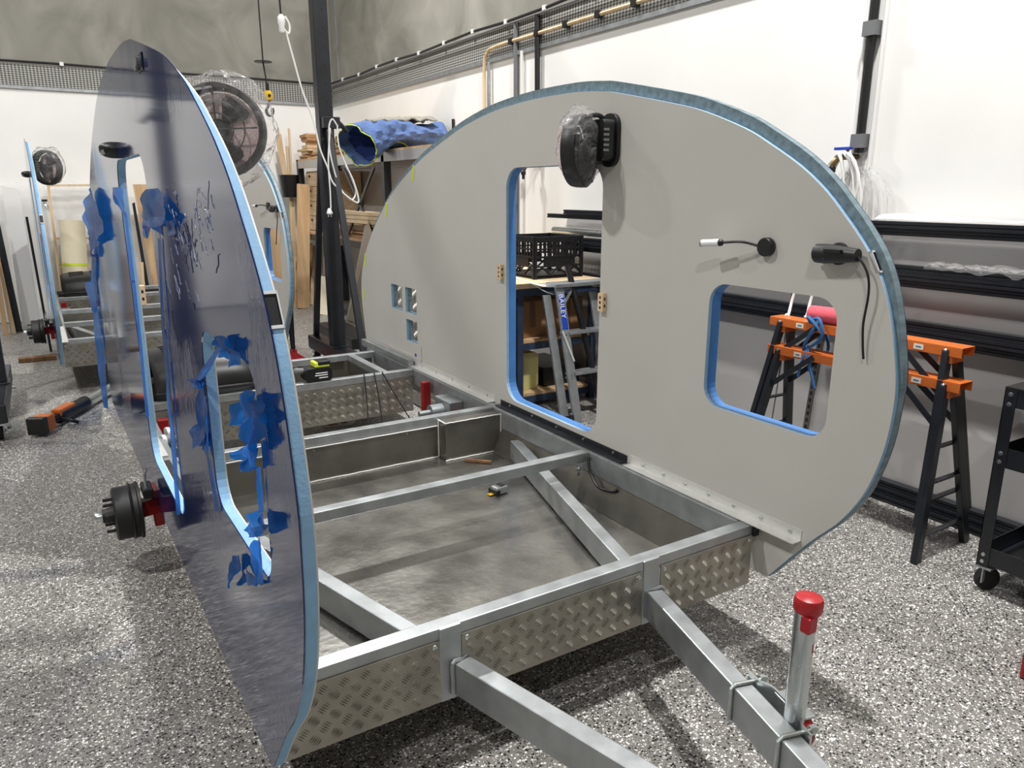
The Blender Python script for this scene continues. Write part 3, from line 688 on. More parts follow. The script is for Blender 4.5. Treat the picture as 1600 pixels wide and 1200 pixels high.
J(MB().add([(jx + .0262 * math.cos(t), jy + .0262 * math.sin(t), z) for z in (.53, .555) for t in [-1.5 + i * .16 for i in range(8)]], [(i, i + 1, i + 9, i + 8) for i in range(7)]), 'red_sticker', 'red_plastic')
J(MB().add([(jx + .0261 * math.cos(t), jy + .0261 * math.sin(t), z) for z in (.46, .526) for t in [-1.5 + i * .16 for i in range(8)]], [(i, i + 1, i + 9, i + 8) for i in range(7)]), 'white_sticker', 'paper')
ub = []
for y in (1.14, .945):
    c = bc(y); mb = MB(); o_, zt = .034, .056
    pts = [c + sd * .075 + Vector((0, 0, zt)), c - sd * (o_ - .01) + Vector((0, 0, zt)), c - sd * o_ + Vector((0, 0, zt - .01)), c - sd * o_ + Vector((0, 0, -zt + .01)), c - sd * (o_ - .01) + Vector((0, 0, -zt)), c + sd * .075 + Vector((0, 0, -zt))]
    u = J(MB().tube(pts, .0055, 8), 'u_bolt', 'zinc', smooth=True)
    for z in (zt, -zt):
        J(MB().cyl(c + sd * .052 + Vector((0, 0, z)), c + sd * .066 + Vector((0, 0, z)), .012, n=6).cyl(c + sd * .066 + Vector((0, 0, z)), c + sd * .072 + Vector((0, 0, z)), .008, n=6), 'nut', 'zinc', u)
# pressed clamp plate following the bar, bulged in the middle round the tube
mb = MB()
def clamp(u, v):
    y = 1.165 - u * .245; c = bc(y); bulge = .022 * (1 / (1 + math.exp(-(u - .22) * 40)) - 1 / (1 + math.exp(-(u - .8) * 40)))
    return c + sd * (.036 + bulge) + Vector((0, 0, -.06 + .128 * v))
mb.grid(clamp, 30, 4); J(mb, 'clamp_plate', 'zinc', thick=.006)
J(MB().obox(bc(1.03) + sd * .075 + Vector((0, 0, .058)), d * .055, sd * .022, Vector((0, 0, .004))), 'clamp_flange', 'zinc', bevel=.003)
J(MB().lathe([(.042, -.016), (.046, -.01), (.046, .01), (.042, .016)], (jx + .022, jy, .30), sd, 28), 'jockey_wheel', 'red', smooth=True)

# ---------------------------------------------------------------- things fitted to the panels
def rot_to(nrm):
    """matrix whose z axis is nrm"""
    n = Vector(nrm).normalized(); q = Vector((0, 0, 1)).rotation_difference(n); return q.to_matrix()
def cabin_fan(label, base, sgn, centre, nrm, bag_seed, bs=1.0, droop=0.0):
    """base: point on the panel face; sgn +1 right panel (fan on its -x side); centre and normal of the ring"""
    base, centre, n = Vector(base), Vector(centre), Vector(nrm).normalized()
    t = thing('cabin_fan', label, 'fan', base); P = lambda mb, nm, m, p=None, **k: mb.build(nm, M[m], p or t, **k)
    i = -sgn; s = Vector((0, 0, 1)).cross(n).normalized(); u = n.cross(s)
    pad = [(base.y + a, base.z + b) for a, b in rrect(-.055, .055, -.105, .105, .05, 7)]
    P(MB().plate([pad], base.x, base.x + i * .018), 'wall_pad', 'black', bevel=.004)
    pad2 = [(base.y + a, base.z + b) for a, b in rrect(-.042, .042, -.08, .08, .02, 4)]
    mt = P(MB().plate([pad2], base.x + i * .018, base.x + i * .075), 'motor_box', 'black', bevel=.004)
    for k in range(5): P(MB().box(*sorted((base.x + i * .05, base.x + i * .0765)), base.y - .0435, base.y - .041, base.z - .045 + k * .02, base.z - .036 + k * .02), 'cooling_slot', 'grey_plastic', mt)
    for z in (.085, -.085):
        P(MB().tube(spline([base + Vector((i * .05, 0, z)), base + Vector((i * .085, 0, z * 1.12)), centre + s * 0 + Vector((0, 0, .128 if z > 0 else -.128))], 5), .01, 7), 'yoke_arm', 'black', smooth=True)
    R = .135
    P(MB().lathe([(R - .012, -.028), (R + .006, -.028), (R + .01, -.012), (R + .01, .012), (R + .006, .03), (R - .008, .03), (R - .014, .0)], centre, n, 44, caps=False), 'shroud_ring', 'black', smooth=True)
    cage = P(MB().ring(centre + n * .03, n, .085, .0022, 30, 5).ring(centre + n * .03, n, .05, .0022, 24, 5), 'guard', 'black', smooth=True)
    for k in range(4):
        a = PI / 2 * k + .05; dv = s * math.cos(a) + u * math.sin(a)
        P(MB().tube([centre + n * .034, centre + n * .03 + dv * (R - .012)], .003, 6), 'guard_spoke', 'black', cage)
    P(MB().lathe([(.03, -.03), (.034, -.02), (.034, .012), (.026, .022), (.001, .024)], centre, n, 20), 'hub', 'black', smooth=True)
    for k in range(3):
        a = 2 * PI * k / 3 + .9; mb = MB()
        def bl(uu, vv, a=a):
            r = .03 + vv * .078; w = .62 * (.55 + .7 * vv) * (1 - max(0, vv - .75) * 1.6); th = a + (uu - .5) * w * 1.5
            return centre + (s * math.cos(th) + u * math.sin(th)) * r + n * ((uu - .5) * .034)
        P(mb.grid(bl, 8, 7), 'blade', 'black', smooth=True, thick=.003)
    P(MB().lathe([(.118, -.034), (.118, -.03)], centre, n, 40), 'printed_card', 'print')
    def bag(uu, vv):
        th = 2 * PI * uu; ph = PI * vv; q = n * (math.cos(ph) * .075) + (s * math.cos(th) + u * math.sin(th)) * (.158 * max(math.sin(ph), 0) ** .55)
        q = q * bs + (s * .012 + u * .018) * bs; q = q - Vector((0, 0, droop * max(0, -math.sin(th)) * math.sin(ph)))
        w = 1 + .13 * nz(q.x * 16 + bag_seed, q.y * 16, q.z * 16) - .10 * abs(nz(q.x * 38, q.y * 38 + bag_seed, q.z * 38))
        return centre + q * w
    P(MB().grid(bag, 48, 28, True), 'plastic_bag', 'clear', label='crumpled clear plastic bag')
    return t
fr = at(906, 236, 0, 1.935)
cabin_fan('black fan in a clear plastic bag on the right grey panel', (2.053, 2.535, 1.80), 1, fr, (.52, -.855, 0), 2)
flc = at(343, 204, 0, .53)
cabin_fan('black fan in clear plastic with pink printed card, behind the navy panel', (.31, 2.535, 1.78), -1, flc, (-.42, -.9, .05), 7, 1.05, .05)
def reading_lamp(label, base, sgn, tip, mid):
    b = Vector(base); i = -sgn
    t = thing('reading_lamp', label, 'lamp', b); P = lambda mb, nm, m, p=None, **k: mb.build(nm, M[m], p or t, **k)
    P(MB().lathe([(.029, 0), (.031, .003), (.031, .02), (.028, .024), (.022, .024)], b, (i, 0, 0), 28), 'wall_base', 'black', smooth=True)
    tip = Vector(tip); mid = Vector(mid); path = spline([b + Vector((i * .014, .02, 0)), mid, tip], 8)
    P(MB().tube(path, .0045, 8), 'gooseneck', 'black', smooth=True)
    dv = (tip - mid).normalized()
    hd = P(MB().lathe([(.007, -.004), (.011, 0), (.0125, .006), (.0125, .01)], tip, dv, 14), 'head_collar', 'black', smooth=True)
    P(MB().lathe([(.0125, .01), (.0125, .078), (.011, .082)], tip, dv, 16), 'head', 'white_plastic', smooth=True)
    P(MB().lathe([(.0128, .078), (.0115, .084), (.008, .085)], tip, dv, 14), 'head_end', 'grey_plastic', smooth=True)
    return t
X0 = 2.053
p = at(1197, 386, 0, X0 - .012)
rl = reading_lamp('gooseneck reading lamp with white tip above the window of the right grey panel', (X0, p[1], p[2]), 1, at(1128, 379, 0, X0 - .06), at(1160, 378, 0, X0 - .045))
def socket(label, base, sgn):
    b = Vector(base); i = -sgn; t = thing('power_plug', label, 'plug', b); P = lambda mb, nm, m, p=None, **k: mb.build(nm, M[m], p or t, **k)
    P(MB().lathe([(.018, .062), (.024, .06), (.029, .055), (.030, .03), (.029, .012), (.026, -.02), (.020, -.075), (.019, -.082)], b + Vector((i * .03, 0, 0)), (0, 1, -.02), 22), 'plug_body', 'black', smooth=True)
    P(MB().box(*sorted((b.x + i * .052, b.x + i * .064)), b.y - .045, b.y + .012, b.z + .006, b.z + .016), 'grip_rib', 'black')
    for dz in (.014, -.014): P(MB().cyl(b + Vector((i * .03, .06, dz)), b + Vector((i * .03, .072, dz)), .005, n=8), 'pin_boss', 'grey_plastic')
    P(MB().lathe([(.034, 0), (.034, .006), (.03, .008)], b, (i, 0, 0), 20), 'wall_flange', 'black', smooth=True)
    return t
p = at(1302, 397, 0, X0 - .03)
sk = socket('black round power plug near the rim of the right grey panel', (X0, p[1], p[2]), 1)
cd = spline([at(1331, 397, 0, X0 - .03), at(1345, 407, 0, X0 - .03), at(1356, 430, 0, X0 - .028), at(1357, 460, 0, X0 - .025), at(1349, 505, 0, X0 - .02), at(1348, 535, 0, X0 - .015), at(1349, 561, 0, X0 - .012)], 6)
MB().tube(cd, .0035, 6).build('cord', M['black'], sk, smooth=True)

# ---------------------------------------------------------------- the second trailer behind (same frame and panels)
DX, DY = -.30, 5.23
ch2 = copy_tree(ch, None, ('drawbar', 'coupling_plate', 'weld_bead', 'sealant_bead'))
ch2.location = (XM + DX, 3.4 + DY, 0)
ch2['label'] = 'galvanised trailer frame standing behind, beside the back wall'
for s, xs in ((1, 1.558), (-1, .842)):
    sl = .275 * s
    MB().bar(Vector((xs + DX + sl * 1.5, 3.16 + DY, .287)), Vector((xs + DX - sl * .75, .9 + DY, .287)), .055, .10).build('drawbar', M['galv'], ch2, bevel=.004)
pr2 = copy_tree(pr); pr2.location = (2.053 + DX, YC + DY, 0); pr2['label'] = 'grey-white teardrop side panel of the far trailer, half hidden by the navy panel'
pl2 = copy_tree(pl_, None, ('peeled_film', 'film_wrinkles', 'cable_port')); pl2.location = (.286 + PTL + DX, YC + DY, 0); pl2['label'] = 'blue-edged teardrop side panel of the far trailer, at the far left'
MB().tube([(.2744 + DX - .03, 8.9, .0), (.2744 + DX - .06, 9.0, 1.35)], .012, 8).build('prop_rod', M['black_metal'], None, 'thin black prop rod beside the far left teardrop panel', 'rod', smooth=True)
cabin_fan('small bagged fan inside the far trailer panel at the far left', (.3 + DX, 2.535 + DY, 1.80), -1, (.3 + DX + .13, 2.5 + DY, 1.79), (-.75, -.66, .0), 4)
reading_lamp('gooseneck lamp on the far trailer panel near the hoist', (2.053 + DX, 1.66 + DY, 1.47), 1, (2.053 + DX - .06, 1.86 + DY, 1.47), (2.053 + DX - .045, 1.76 + DY, 1.478))
s2 = socket('black plug with hanging cord on the far trailer panel', (2.053 + DX, 1.42 + DY, 1.45), 1)
MB().tube(spline([(2.02 + DX, 1.34 + DY, 1.45), (2.02 + DX, 1.30 + DY, 1.38), (2.02 + DX, 1.36 + DY, 1.25), (2.03 + DX, 1.44 + DY, 1.15)], 6), .004, 6).build('cord', M['black'], s2, smooth=True)
MB().box(-.33, -.02, 8.42, 8.52, 0, .045).build('timber_block', M['dark_wood'], None, 'dark timber block on the floor under the far trailer drum', 'timber', bevel=.004)
# ================================================================ gantry crane over the trailers
gx, gy = 2.15, 6.45
g = thing('gantry_crane', 'black A-frame gantry crane on castors spanning behind the near trailer', 'gantry', (gx, gy, 0))
G = lambda mb, n, m='black_metal', p=None, **k: mb.build(n, M[m], p or g, **k)
for x in (gx, -.40):
    post = G(MB().box(x - .06, x + .06, gy - .055, gy + .055, .26, 3.55), 'post', bevel=.006)
    for k in range(13):
        z = 1.75 + k * .14
        G(MB().cyl((x + .012, gy - .056, z), (x + .012, gy - .0545, z), .009, n=10), 'pin_hole', 'rubber', post)
    G(MB().box(x - .065, x + .065, gy - .72, gy + .68, .125, .25), 'base_beam', bevel=.006)
    G(MB().box(x - .08, x + .08, gy - .1, gy + .1, .25, .262), 'foot_plate', bevel=.003)
    for dy in (-.66, .62):
        G(MB().bar((x, gy + (.075 if dy > 0 else -.075), 2.15), (x, gy + dy, .25), .05, .045), 'strut', bevel=.004)
        cs = G(MB().box(x - .05, x + .05, gy + dy - .06, gy + dy + .06, .112, .125).bar((x - .032, gy + dy, .115), (x - .032, gy + dy + .03, .06), .006, .06, (0, 1, 0)).bar((x + .032, gy + dy, .115), (x + .032, gy + dy + .03, .06), .006, .06, (0, 1, 0)), 'castor', 'zinc')
        G(MB().lathe([(.03, -.022), (.052, -.022), (.055, -.015), (.055, .015), (.052, .022), (.03, .022)], (x, gy + dy + .03, .056), (1, 0, 0), 22), 'castor_wheel', 'rubber', cs, smooth=True)
        G(MB().box(x + .05, x + .075, gy + dy - .02, gy + dy + .05, .06, .075).cyl((x - .045, gy + dy + .03, .056), (x + .045, gy + dy + .03, .056), .008, n=8), 'castor_brake', 'zinc', cs)
    G(MB().box(x - .05, x + .09, gy - .13, gy - .05, 2.1, 2.19).cyl((x + .09, gy - .09, 2.15), (x + .16, gy - .09, 2.08), .02, n=8), 'clamp_head', bevel=.004)
G(MB().box(-.55, gx + .15, gy - .06, gy + .06, 3.55, 3.72), 'cross_beam', bevel=.006)
# hoist hook
h = at(419, 150, 1, gy); hx, hz = h[0], h[2]
ho = thing('hoist_hook', 'yellow hoist block with black hook on a thin cable', 'hook', (hx, gy, hz - .15))
H = lambda mb, n, m, p=None, **k: mb.build(n, M[m], p or ho, **k)
dz = at(415, 97, 1, gy)[2]
H(MB().tube([(hx - .02, gy, 3.55), (hx - .02, gy, dz), (hx, gy, hz + .06)], .006, 6), 'cable', 'black')
H(MB().lathe([(.005, -.004), (.068, -.003), (.068, .003), (.005, .006)], (hx - .02, gy, dz), (0, 0, 1), 28), 'limit_disc', 'black', smooth=True)
H(MB().cyl((hx, gy, hz + .03), (hx, gy, hz + .09), .014, n=10), 'swivel', 'black')
blk = H(MB().lathe([(.016, -.04), (.03, -.03), (.037, 0), (.03, .03), (.016, .04)], (hx, gy, hz), (0, 0, 1), 16), 'block', 'yellow', smooth=True)
H(MB().cyl((hx, gy - .04, hz), (hx, gy + .04, hz), .012, n=10), 'block_pin', 'black', blk)
H(MB().tube(spline([(hx, gy, hz - .04), (hx - .004, gy, hz - .075), (hx - .024, gy, hz - .11), (hx - .012, gy, hz - .145), (hx + .016, gy, hz - .145), (hx + .03, gy, hz - .115), (hx + .026, gy, hz - .09)], 5), .011, 8), 'hook', 'black', smooth=True)
# pendant connector with white lead
yp = 6.2
c0 = at(440, 38, 1, yp)
pe = thing('pendant_lead', 'white extension lead hanging from a clear-capped connector beside the gantry post', 'cable', (c0[0], yp, c0[2]))
Pn = lambda mb, n, m, p=None, **k: mb.build(n, M[m], p or pe, **k)
Pn(MB().tube([c0 + Vector((-.02, 0, .9)), c0 + Vector((0, 0, .05))], .007, 6), 'black_drop', 'black')
Pn(MB().lathe([(.012, .07), (.028, .05), (.028, .01), (.022, -.01), (.022, -.05), (.015, -.06)], c0, (0, 0, 1), 14), 'connector', 'white_plastic', smooth=True)
Pn(MB().tube(spline([c0 + Vector((.015, 0, -.03)), c0 + Vector((.05, 0, -.06)), c0 + Vector((.06, 0, .0)), c0 + Vector((.03, 0, .06))], 5), .008, 6), 'loop', 'white_plastic', smooth=True)
w = [at(*q, 1, yp) for q in ((447, 50), (458, 90), (472, 140), (490, 190), (500, 232), (512, 262), (520, 285), (540, 305), (560, 316), (553, 285), (540, 258))]
Pn(MB().tube(spline(w, 6), .007, 6), 'lead', 'white_plastic', smooth=True)
w = [at(*q, 1, yp + .02) for q in ((527, 195), (530, 230), (548, 275), (556, 300), (548, 312), (530, 290), (516, 240), (514, 200), (519, 186), (526, 195))]
Pn(MB().tube(spline(w, 5), .006, 6), 'coil', 'white_plastic', smooth=True)
w = [at(*q, 1, yp - .01) for q in ((516, 200), (513, 250), (516, 300), (517, 326))]
Pn(MB().tube(spline(w, 5), .006, 6), 'tail', 'white_plastic', smooth=True)
q = at(515, 331, 1, yp - .01); Pn(MB().lathe([(.008, .03), (.016, .02), (.026, -.01), (.022, -.02)], q, (0, 0, 1), 12).box(q[0] - .014, q[0] - .008, q[1] - .003, q[1] + .003, q[2] - .04, q[2] - .02).box(q[0] + .008, q[0] + .014, q[1] - .003, q[1] + .003, q[2] - .04, q[2] - .02), 'plug', 'white_plastic', smooth=True)

# ================================================================ rack in the corner
rk = thing('storage_rack', 'black steel storage rack along the right wall near the corner', 'rack', (3.5, 8.7, 0))
K = lambda mb, n, m='black_metal', p=None, **k: mb.build(n, M[m], p or rk, **k)
for x in (3.2, 3.76):
    for y in (6.5, 7.75, 10.85): K(MB().box(x, x + .08, y, y + .08, 0, 2.02), 'upright', bevel=.004)
for x in (3.2, 3.8): K(MB().box(x, x + .04, 6.58, 10.85, 1.9, 2.0), 'shelf_beam', 'panel_grey')
K(MB().box(3.2, 3.84, 6.5, 10.93, 2.0, 2.02), 'top_deck', 'ply'); K(MB().box(3.2, 3.84, 6.58, 10.85, 1.02, 1.05), 'mid_deck', 'ply')
for x in (3.2, 3.8): K(MB().box(x, x + .04, 6.58, 10.85, .94, 1.02), 'shelf_beam')
for a, b in (((8.0, 1.85), (8.95, 1.08)), ((8.95, 1.85), (8.05, 1.08))): K(MB().bar((3.19, a[0], a[1]), (3.19, b[0], b[1]), .035, .02, (1, 0, 0)), 'cross_brace')
K(MB().box(3.82, 3.835, 6.6, 10.8, 1.06, 1.88), 'back_sheet', 'panel_grey')
# offcuts stacked on the rack: each board its own
random.seed(21)
bw = [(214, 184, 142), (196, 158, 112), (226, 204, 170), (180, 136, 92)]
WM = [wood('offcut_%d' % i, tuple(int(v * .9) for v in c_), c_, axis=1) for i, c_ in enumerate(bw)]
places = []
ORD = ['bottom', 'second', 'third', 'fourth', 'fifth', 'sixth', 'seventh', 'eighth', 'ninth']
def stack(y0, y1, n, z0, what, x0=3.22, x1=3.75, grp='timber offcuts stacked on the rack'):
    z = z0
    for k in range(n):
        h_ = random.choice((.018, .022, .03, .04)); a = y0 + random.uniform(-.06, .06); b = y1 + random.uniform(-.12, .06); xa = x0 + random.uniform(-.02, .05)
        o = MB().box(xa, xa + random.uniform(.18, .4), a, b, z, z + h_ - .001).build('timber_offcut', random.choice(WM), None, ORD[k] + ' timber offcut of the pile ' + what, 'timber', grp)
        z += h_
GT = 'on the rack top '
stack(10.45, 10.85, 5, 2.02, GT + 'nearest the corner'); stack(10.5, 10.7, 6, 2.16, GT + 'standing on the corner pile', 3.22, 3.4); stack(9.9, 10.4, 4, 2.02, GT + 'just left of the gantry post')
stack(9.5, 9.95, 7, 2.02, GT + 'behind the gantry post'); stack(8.95, 9.48, 9, 2.02, GT + 'just right of the gantry post'); stack(8.45, 8.92, 8, 2.02, GT + 'between gantry post and blanket'); stack(7.95, 8.42, 9, 2.02, GT + 'beside the blue blanket')
stack(8.1, 9.1, 6, 1.05, 'on the middle rack shelf right of the gantry post', grp='offcuts on the middle rack shelf'); stack(9.25, 9.95, 5, 1.05, 'on the middle rack shelf left of the gantry post', grp='offcuts on the middle rack shelf')
# long boards on the middle shelf sticking out
for i in range(3):
    MB().box(3.12 - .0 * i, 3.24 + .02 * i, 7.55 + .1 * i, 9.4, 1.24 + .045 * i, 1.28 + .045 * i).build('long_board', M['pine_y'], None, ('lowest', 'middle', 'topmost')[i] + ' of three long pine boards lying on the middle rack shelf', 'board')
# pine drawer unit on the rack
dw = thing('drawer_unit', 'pine drawer unit with dark finger holes under the rack top', 'drawers', (3.5, 10.3, 1.05))
MB().box(3.3, 3.8, 10.02, 10.8, 1.05, 1.86).build('carcass', M['pine_y'], dw)
for k in range(4):
    z = 1.07 + k * .196; d_ = MB().box(3.28, 3.3, 10.04, 10.78, z, z + .188).build('drawer', M['pine_y'], dw, bevel=.003)
    for y in (10.2, 10.62): MB().box(3.277, 3.281, y - .035, y + .035, z + .12, z + .15).build('finger_hole', M['black'], d_)
# quilted blue blanket bundled on the front of the rack
random.seed(2)
def blanket(u, v):
    """loosely folded quilt lying across the rack (along x); the open end sags over the front edge"""
    th = 2 * PI * u; x = 2.86 + .95 * v; sag = max(0, (.42 - v) / .42); c, s = math.cos(th), math.sin(th)
    rr = 1 + .22 * nz(2.2 * c + 3, 2.2 * s, v * 2.5) + .05 * math.sin(v * 34 + 5 * nz(c * 2, s * 2, v * 2))
    ry_, rz_ = (.23 + .03 * sag) * rr, (.115 + .075 * sag) * rr
    z = 2.16 - .13 * sag ** 1.4 + rz_ * s + .06 * nz(x * 3, c)
    if v > .45: z = max(z, 2.03)
    return Vector((x - .10 * s * sag - .09 * c * sag + .05 * nz(c * 3, s * 3) * sag, 7.62 + ry_ * c, z))
bk = thing('moving_blanket', 'rolled blue quilted moving blanket with lime binding on the rack', 'blanket', (3.4, 7.6, 2.03))
MB().grid(blanket, 40, 44, True).build('quilt', M['blanket'], bk, smooth=True, thick=.01)
MB().grid(lambda u, v: (blanket(u, .1) * .93 + Vector((2.98, 7.62, 2.06)) * .07) * (1 - v) + Vector((3.1, 7.62, 2.1)) * v, 30, 5, True).build('lining', M['blanket_in'], bk, smooth=True)
MB().tube([blanket(i / 36, 0) for i in range(36)], .006, 6, True).build('binding', M['lime'], bk, smooth=True)
MB().tube([blanket(.70 + .02 * math.sin(j * .4), j / 30) + Vector((0, -.006, -.004)) for j in range(24)], .006, 6).build('side_binding', M['lime'], bk, smooth=True)
def rag(u, v): return Vector((2.98 + .72 * v, 7.46 + .36 * u, 2.315 + .03 * math.sin(PI * u) + .03 * nz(u * 7, v * 9) - .05 * (1 - v) ** 2))
MB().grid(rag, 14, 22).build('dust_sheet', M['grey_cloth'], None, 'crumpled grey dust sheet lying over the blue blanket', 'cloth', smooth=True, thick=.015)
q = at(708, 186, 0, 3.858)
MB().cyl((3.858, q[1], .0), (3.858, q[1], q[2]), .0155, n=10).build('black_pole', M['black'], None, 'black pole rising behind the top of the right grey panel', 'pole', smooth=True)

# bucket of sticks on the back wall
bx = at(452, 290, 1, 10.95)
bu = thing('stick_bucket', 'black bucket fixed on the back wall holding timber sticks', 'bucket', (bx[0], 10.95, bx[2] - .15))
MB().lathe([(.10, -.16), (.13, .14), (.136, .145), (.12, .14), (.095, -.15)], bx, (0, 0, 1), 24).build('pail', M['black'], bu, smooth=True)
MB().box(bx[0] - .02, bx[0] + .04, 11.06, 11.225, bx[2] - .1, bx[2] + .1).build('wall_bracket', M['black_metal'], bu)
sticks = [(-.08, 2.42, .03), (-.045, 2.36, .02), (-.10, 2.28, .028), (.03, 2.2, .022), (.09, 2.44, .028), (-.02, 2.1, .022)]
names_ = ['longest pale', 'thin pale', 'square-ended pale', 'short', 'tall brown', 'shortest']
for (dx, z, w_), n_ in zip(sticks, names_):
    MB().bar((bx[0] + dx * .4, 10.95, bx[2] - .14), (bx[0] + dx - .03, 10.95 + dx * .3, z), w_, w_ * .8, (0, 1, 0)).build('timber_stick', M['pine'], None, n_ + ' timber stick standing in the black bucket', 'stick', 'sticks in the bucket')
MB().bar((bx[0] + .0, 10.98, 0), (bx[0] + .03, 10.99, bx[2] - .17), .06, .06, (0, 1, 0)).build('timber_post', M['pine'], None, 'slim pine post below the black bucket', 'post')

# boards leaning in the corner, all standing on the floor
def lean_board(name, label, p_foot, p_top, w, t, m='pine', cat='board', up=(0, 1, 0)):
    return MB().bar(p_foot, p_top, w, t, up).build(name, M[m], None, label, cat, bevel=.002)
def fl(px, py): return at(px, py, 2, 0)
def foot_lean(px, py_foot, px_top, py_top, dY):
    a = fl(px, py_foot); b = at(px_top, py_top, 1, a[1] + dY); return a, b
a, b = foot_lean(474, 482, 474, 288, .12); lean_board('wide_plank', 'wide tan plank leaning upright left of the gantry post', a + Vector((0, 0, .005)), b, .17, .045, 'ply')
a, b = foot_lean(452, 476, 449, 305, .3)
# cut-out frame
fr_ = thing('cutout_frame', 'pine frame with square cut-outs leaning at the far trailer', 'frame', fl(456, 482))
a = fl(458, 480)
U_, V_ = Vector((.24, .03, 0)), Vector((.10, .22, .62))
hol = [rrect(.18, .78, .1, .34, .02, 2), rrect(.2, .8, .42, .62, .02, 2), rrect(.2, .8, .7, .92, .02, 2)]
mbf = MB().plate([[(0, 0), (1, 0), (1, 1), (0, 1)]] + hol, 0, .04, 2)
mbf.v = [a + U_ * p.x + V_ * p.y * 1.1 + Vector((0, .5, 0)) * p.z for p in mbf.v]; mbf.build('frame_board', M['ply'], fr_)
for i, (px, pt) in enumerate(((481, 382), (486, 380), (490, 384))):
    a, b = foot_lean(px - 3, 474 + i, px, pt, .25); lean_board('pine_strip', ('left', 'middle', 'right')[i] + ' of three narrow pine strips leaning beside the gantry strut', a, b, .045, .03, 'pine', 'strip')
a, b = foot_lean(505, 492, 506, 432, .2); lean_board('white_board', 'small pale board with notches leaning at the gantry post', a, b, .16, .02, 'cream')
a, b = foot_lean(513, 478, 512, 390, .3); lean_board('pale_offcut', 'pale tapered offcut leaning behind the gantry post', a, b, .12, .03, 'pine')
# tread plate sheet leaning against the rack
sh = thing('tread_sheet', 'brownish tread plate sheet leaning between gantry post and grey panel', 'metal sheet', (3.0, 7.7, 0))
P0, P1 = at(540, 500, 1, 8.3), at(578, 515, 1, 7.5)
P0.z = P1.z = .02
out_ = [Vector((P0.x, P0.y, .125)), Vector((P1.x, P1.y, .125)), Vector((P1.x + .12, P1.y + .12, 1.18)), Vector((P0.x + .3, P0.y - .05, 1.32))]
nn = (out_[1] - out_[0]).cross(out_[3] - out_[0]).normalized()
MB().add(out_ + [p + nn * .004 for p in out_], [(0, 1, 2, 3), (7, 6, 5, 4), (0, 1, 5, 4), (1, 2, 6, 5), (2, 3, 7, 6), (3, 0, 4, 7)]).build('sheet', M['tread'], sh)
u_ = (out_[1] - out_[0]).normalized(); v_ = nn.cross(u_); v_ = -v_ if v_.z < 0 else v_
nn2 = nn if nn.dot(CAM - out_[0]) > 0 else -nn
tr_ = tread(out_[0] + u_ * .06 + nn2 * .005, u_, v_, (out_[1] - out_[0]).length - .05, 1.08, nn2, .055); tr_.build('tread_relief', M['tread'], sh, kind='stuff')
a = fl(556, 528); lean_board('timber_batten', 'short pine batten standing at the tail of the grey panel', a, at(560, 465, 1, a[1] + .15), .06, .035, 'pine', 'batten')
MB().box(2.6, 3.15, 7.35, 8.5, .0, .12).build('dark_crate', M['black'], None, 'low black crate on the floor under the tread sheet', 'crate', bevel=.01)

# tread plate seen through the square vents
tp = thing('vent_plate', 'tread plate seen through the three square holes of the right grey panel', 'metal plate', (2.5, 5.6, 0))
vt = Vector((.46, 0, .95)).normalized(); nv_ = Vector((-vt.z, 0, vt.x)); o_ = Vector((2.29, 4.75, .01))
MB().obox(o_ + Vector((0, .8, 0)) + vt * .6, (0, .8, 0), vt * .6, nv_ * .002).build('sheet', M['tread'], tp)
tread(o_ + vt * .35 + nv_ * .002, (0, 1, 0), vt, 1.6, .8, nv_, .075).build('tread_relief', M['tread'], tp, kind='stuff')

# broom with red head
a = fl(460, 566)
br = thing('floor_squeegee', 'black-handled squeegee with red head standing behind the near frame', 'squeegee', a)
MB().cyl((a[0], a[1], .1), at(449, 372, 1, a[1]), .017, n=10).cyl((a[0], a[1], .1), (a[0] - .02, a[1], .55), .022, n=10).build('handle', M['black'], br, smooth=True)
MB().plate([[(a[0] - .11, .0), (a[0] + .11, .0), (a[0] + .11, .03), (a[0] + .03, .09), (a[0] + .028, .13), (a[0] - .028, .13), (a[0] - .03, .09), (a[0] - .11, .03)]], a[1] - .02, a[1] + .02, 1).build('head', M['red_plastic'], br, bevel=.004)
# ================================================================ back left: drapes, boards, frame
def drape(u, v):
    x = -3.2 + 4.1 * u; fold = .05 * math.sin(x * 5.3 + 2 * v) + .05 * nz(x * 2.2, v * 3) + .04 * nz(x * 6, v * 2, 4)
    return Vector((x, 11.15 - abs(fold) * (1.1 - v * .7), 1.68 * v + .03 * nz(x * 1.5, 1) * v + .02))
MB().grid(drape, 90, 24).build('dust_drape', M['sheet'], None, 'milky plastic dust sheet draped along the back wall at left', 'dust sheet', smooth=True)
def bk(px, py, y=10.95): return at(px, py, 1, y)
lf = thing('pine_trellis', 'thin pine ladder-shaped frame leaning on the back wall at left', 'frame', bk(100, 500))
tl, trr, bl_, brr = bk(75, 288, 11.0), bk(165, 287, 11.0), bk(99, 482, 10.93), bk(190, 480, 10.93)
B_ = lambda mb, n, m, p=lf, **k: mb.build(n, M[m], p, **k)
bl_.z = max(bl_.z, .02); brr.z = max(brr.z, .02)
B_(MB().bar(tl, bl_, .03, .03, (0, 1, 0)), 'stile', 'pine'); B_(MB().bar(trr, brr, .03, .03, (0, 1, 0)), 'stile', 'pine')
for f_ in (0.01, .43, .66): B_(MB().bar(tl.lerp(bl_, f_), trr.lerp(brr, f_), .025, .03, (0, 1, 0)), 'rung', 'pine')
p0, p1 = bk(98, 384, 11.0), bk(175, 470, 11.0)
MB().box(p0[0], p1[0], 11.17, 11.19, 0.0, p0[2]).build('tan_board', M['brown_panel'], None, 'wide tan board standing behind the pine ladder frame', 'board')
a, b = bk(118, 462, 10.72), bk(112, 345, 10.86)
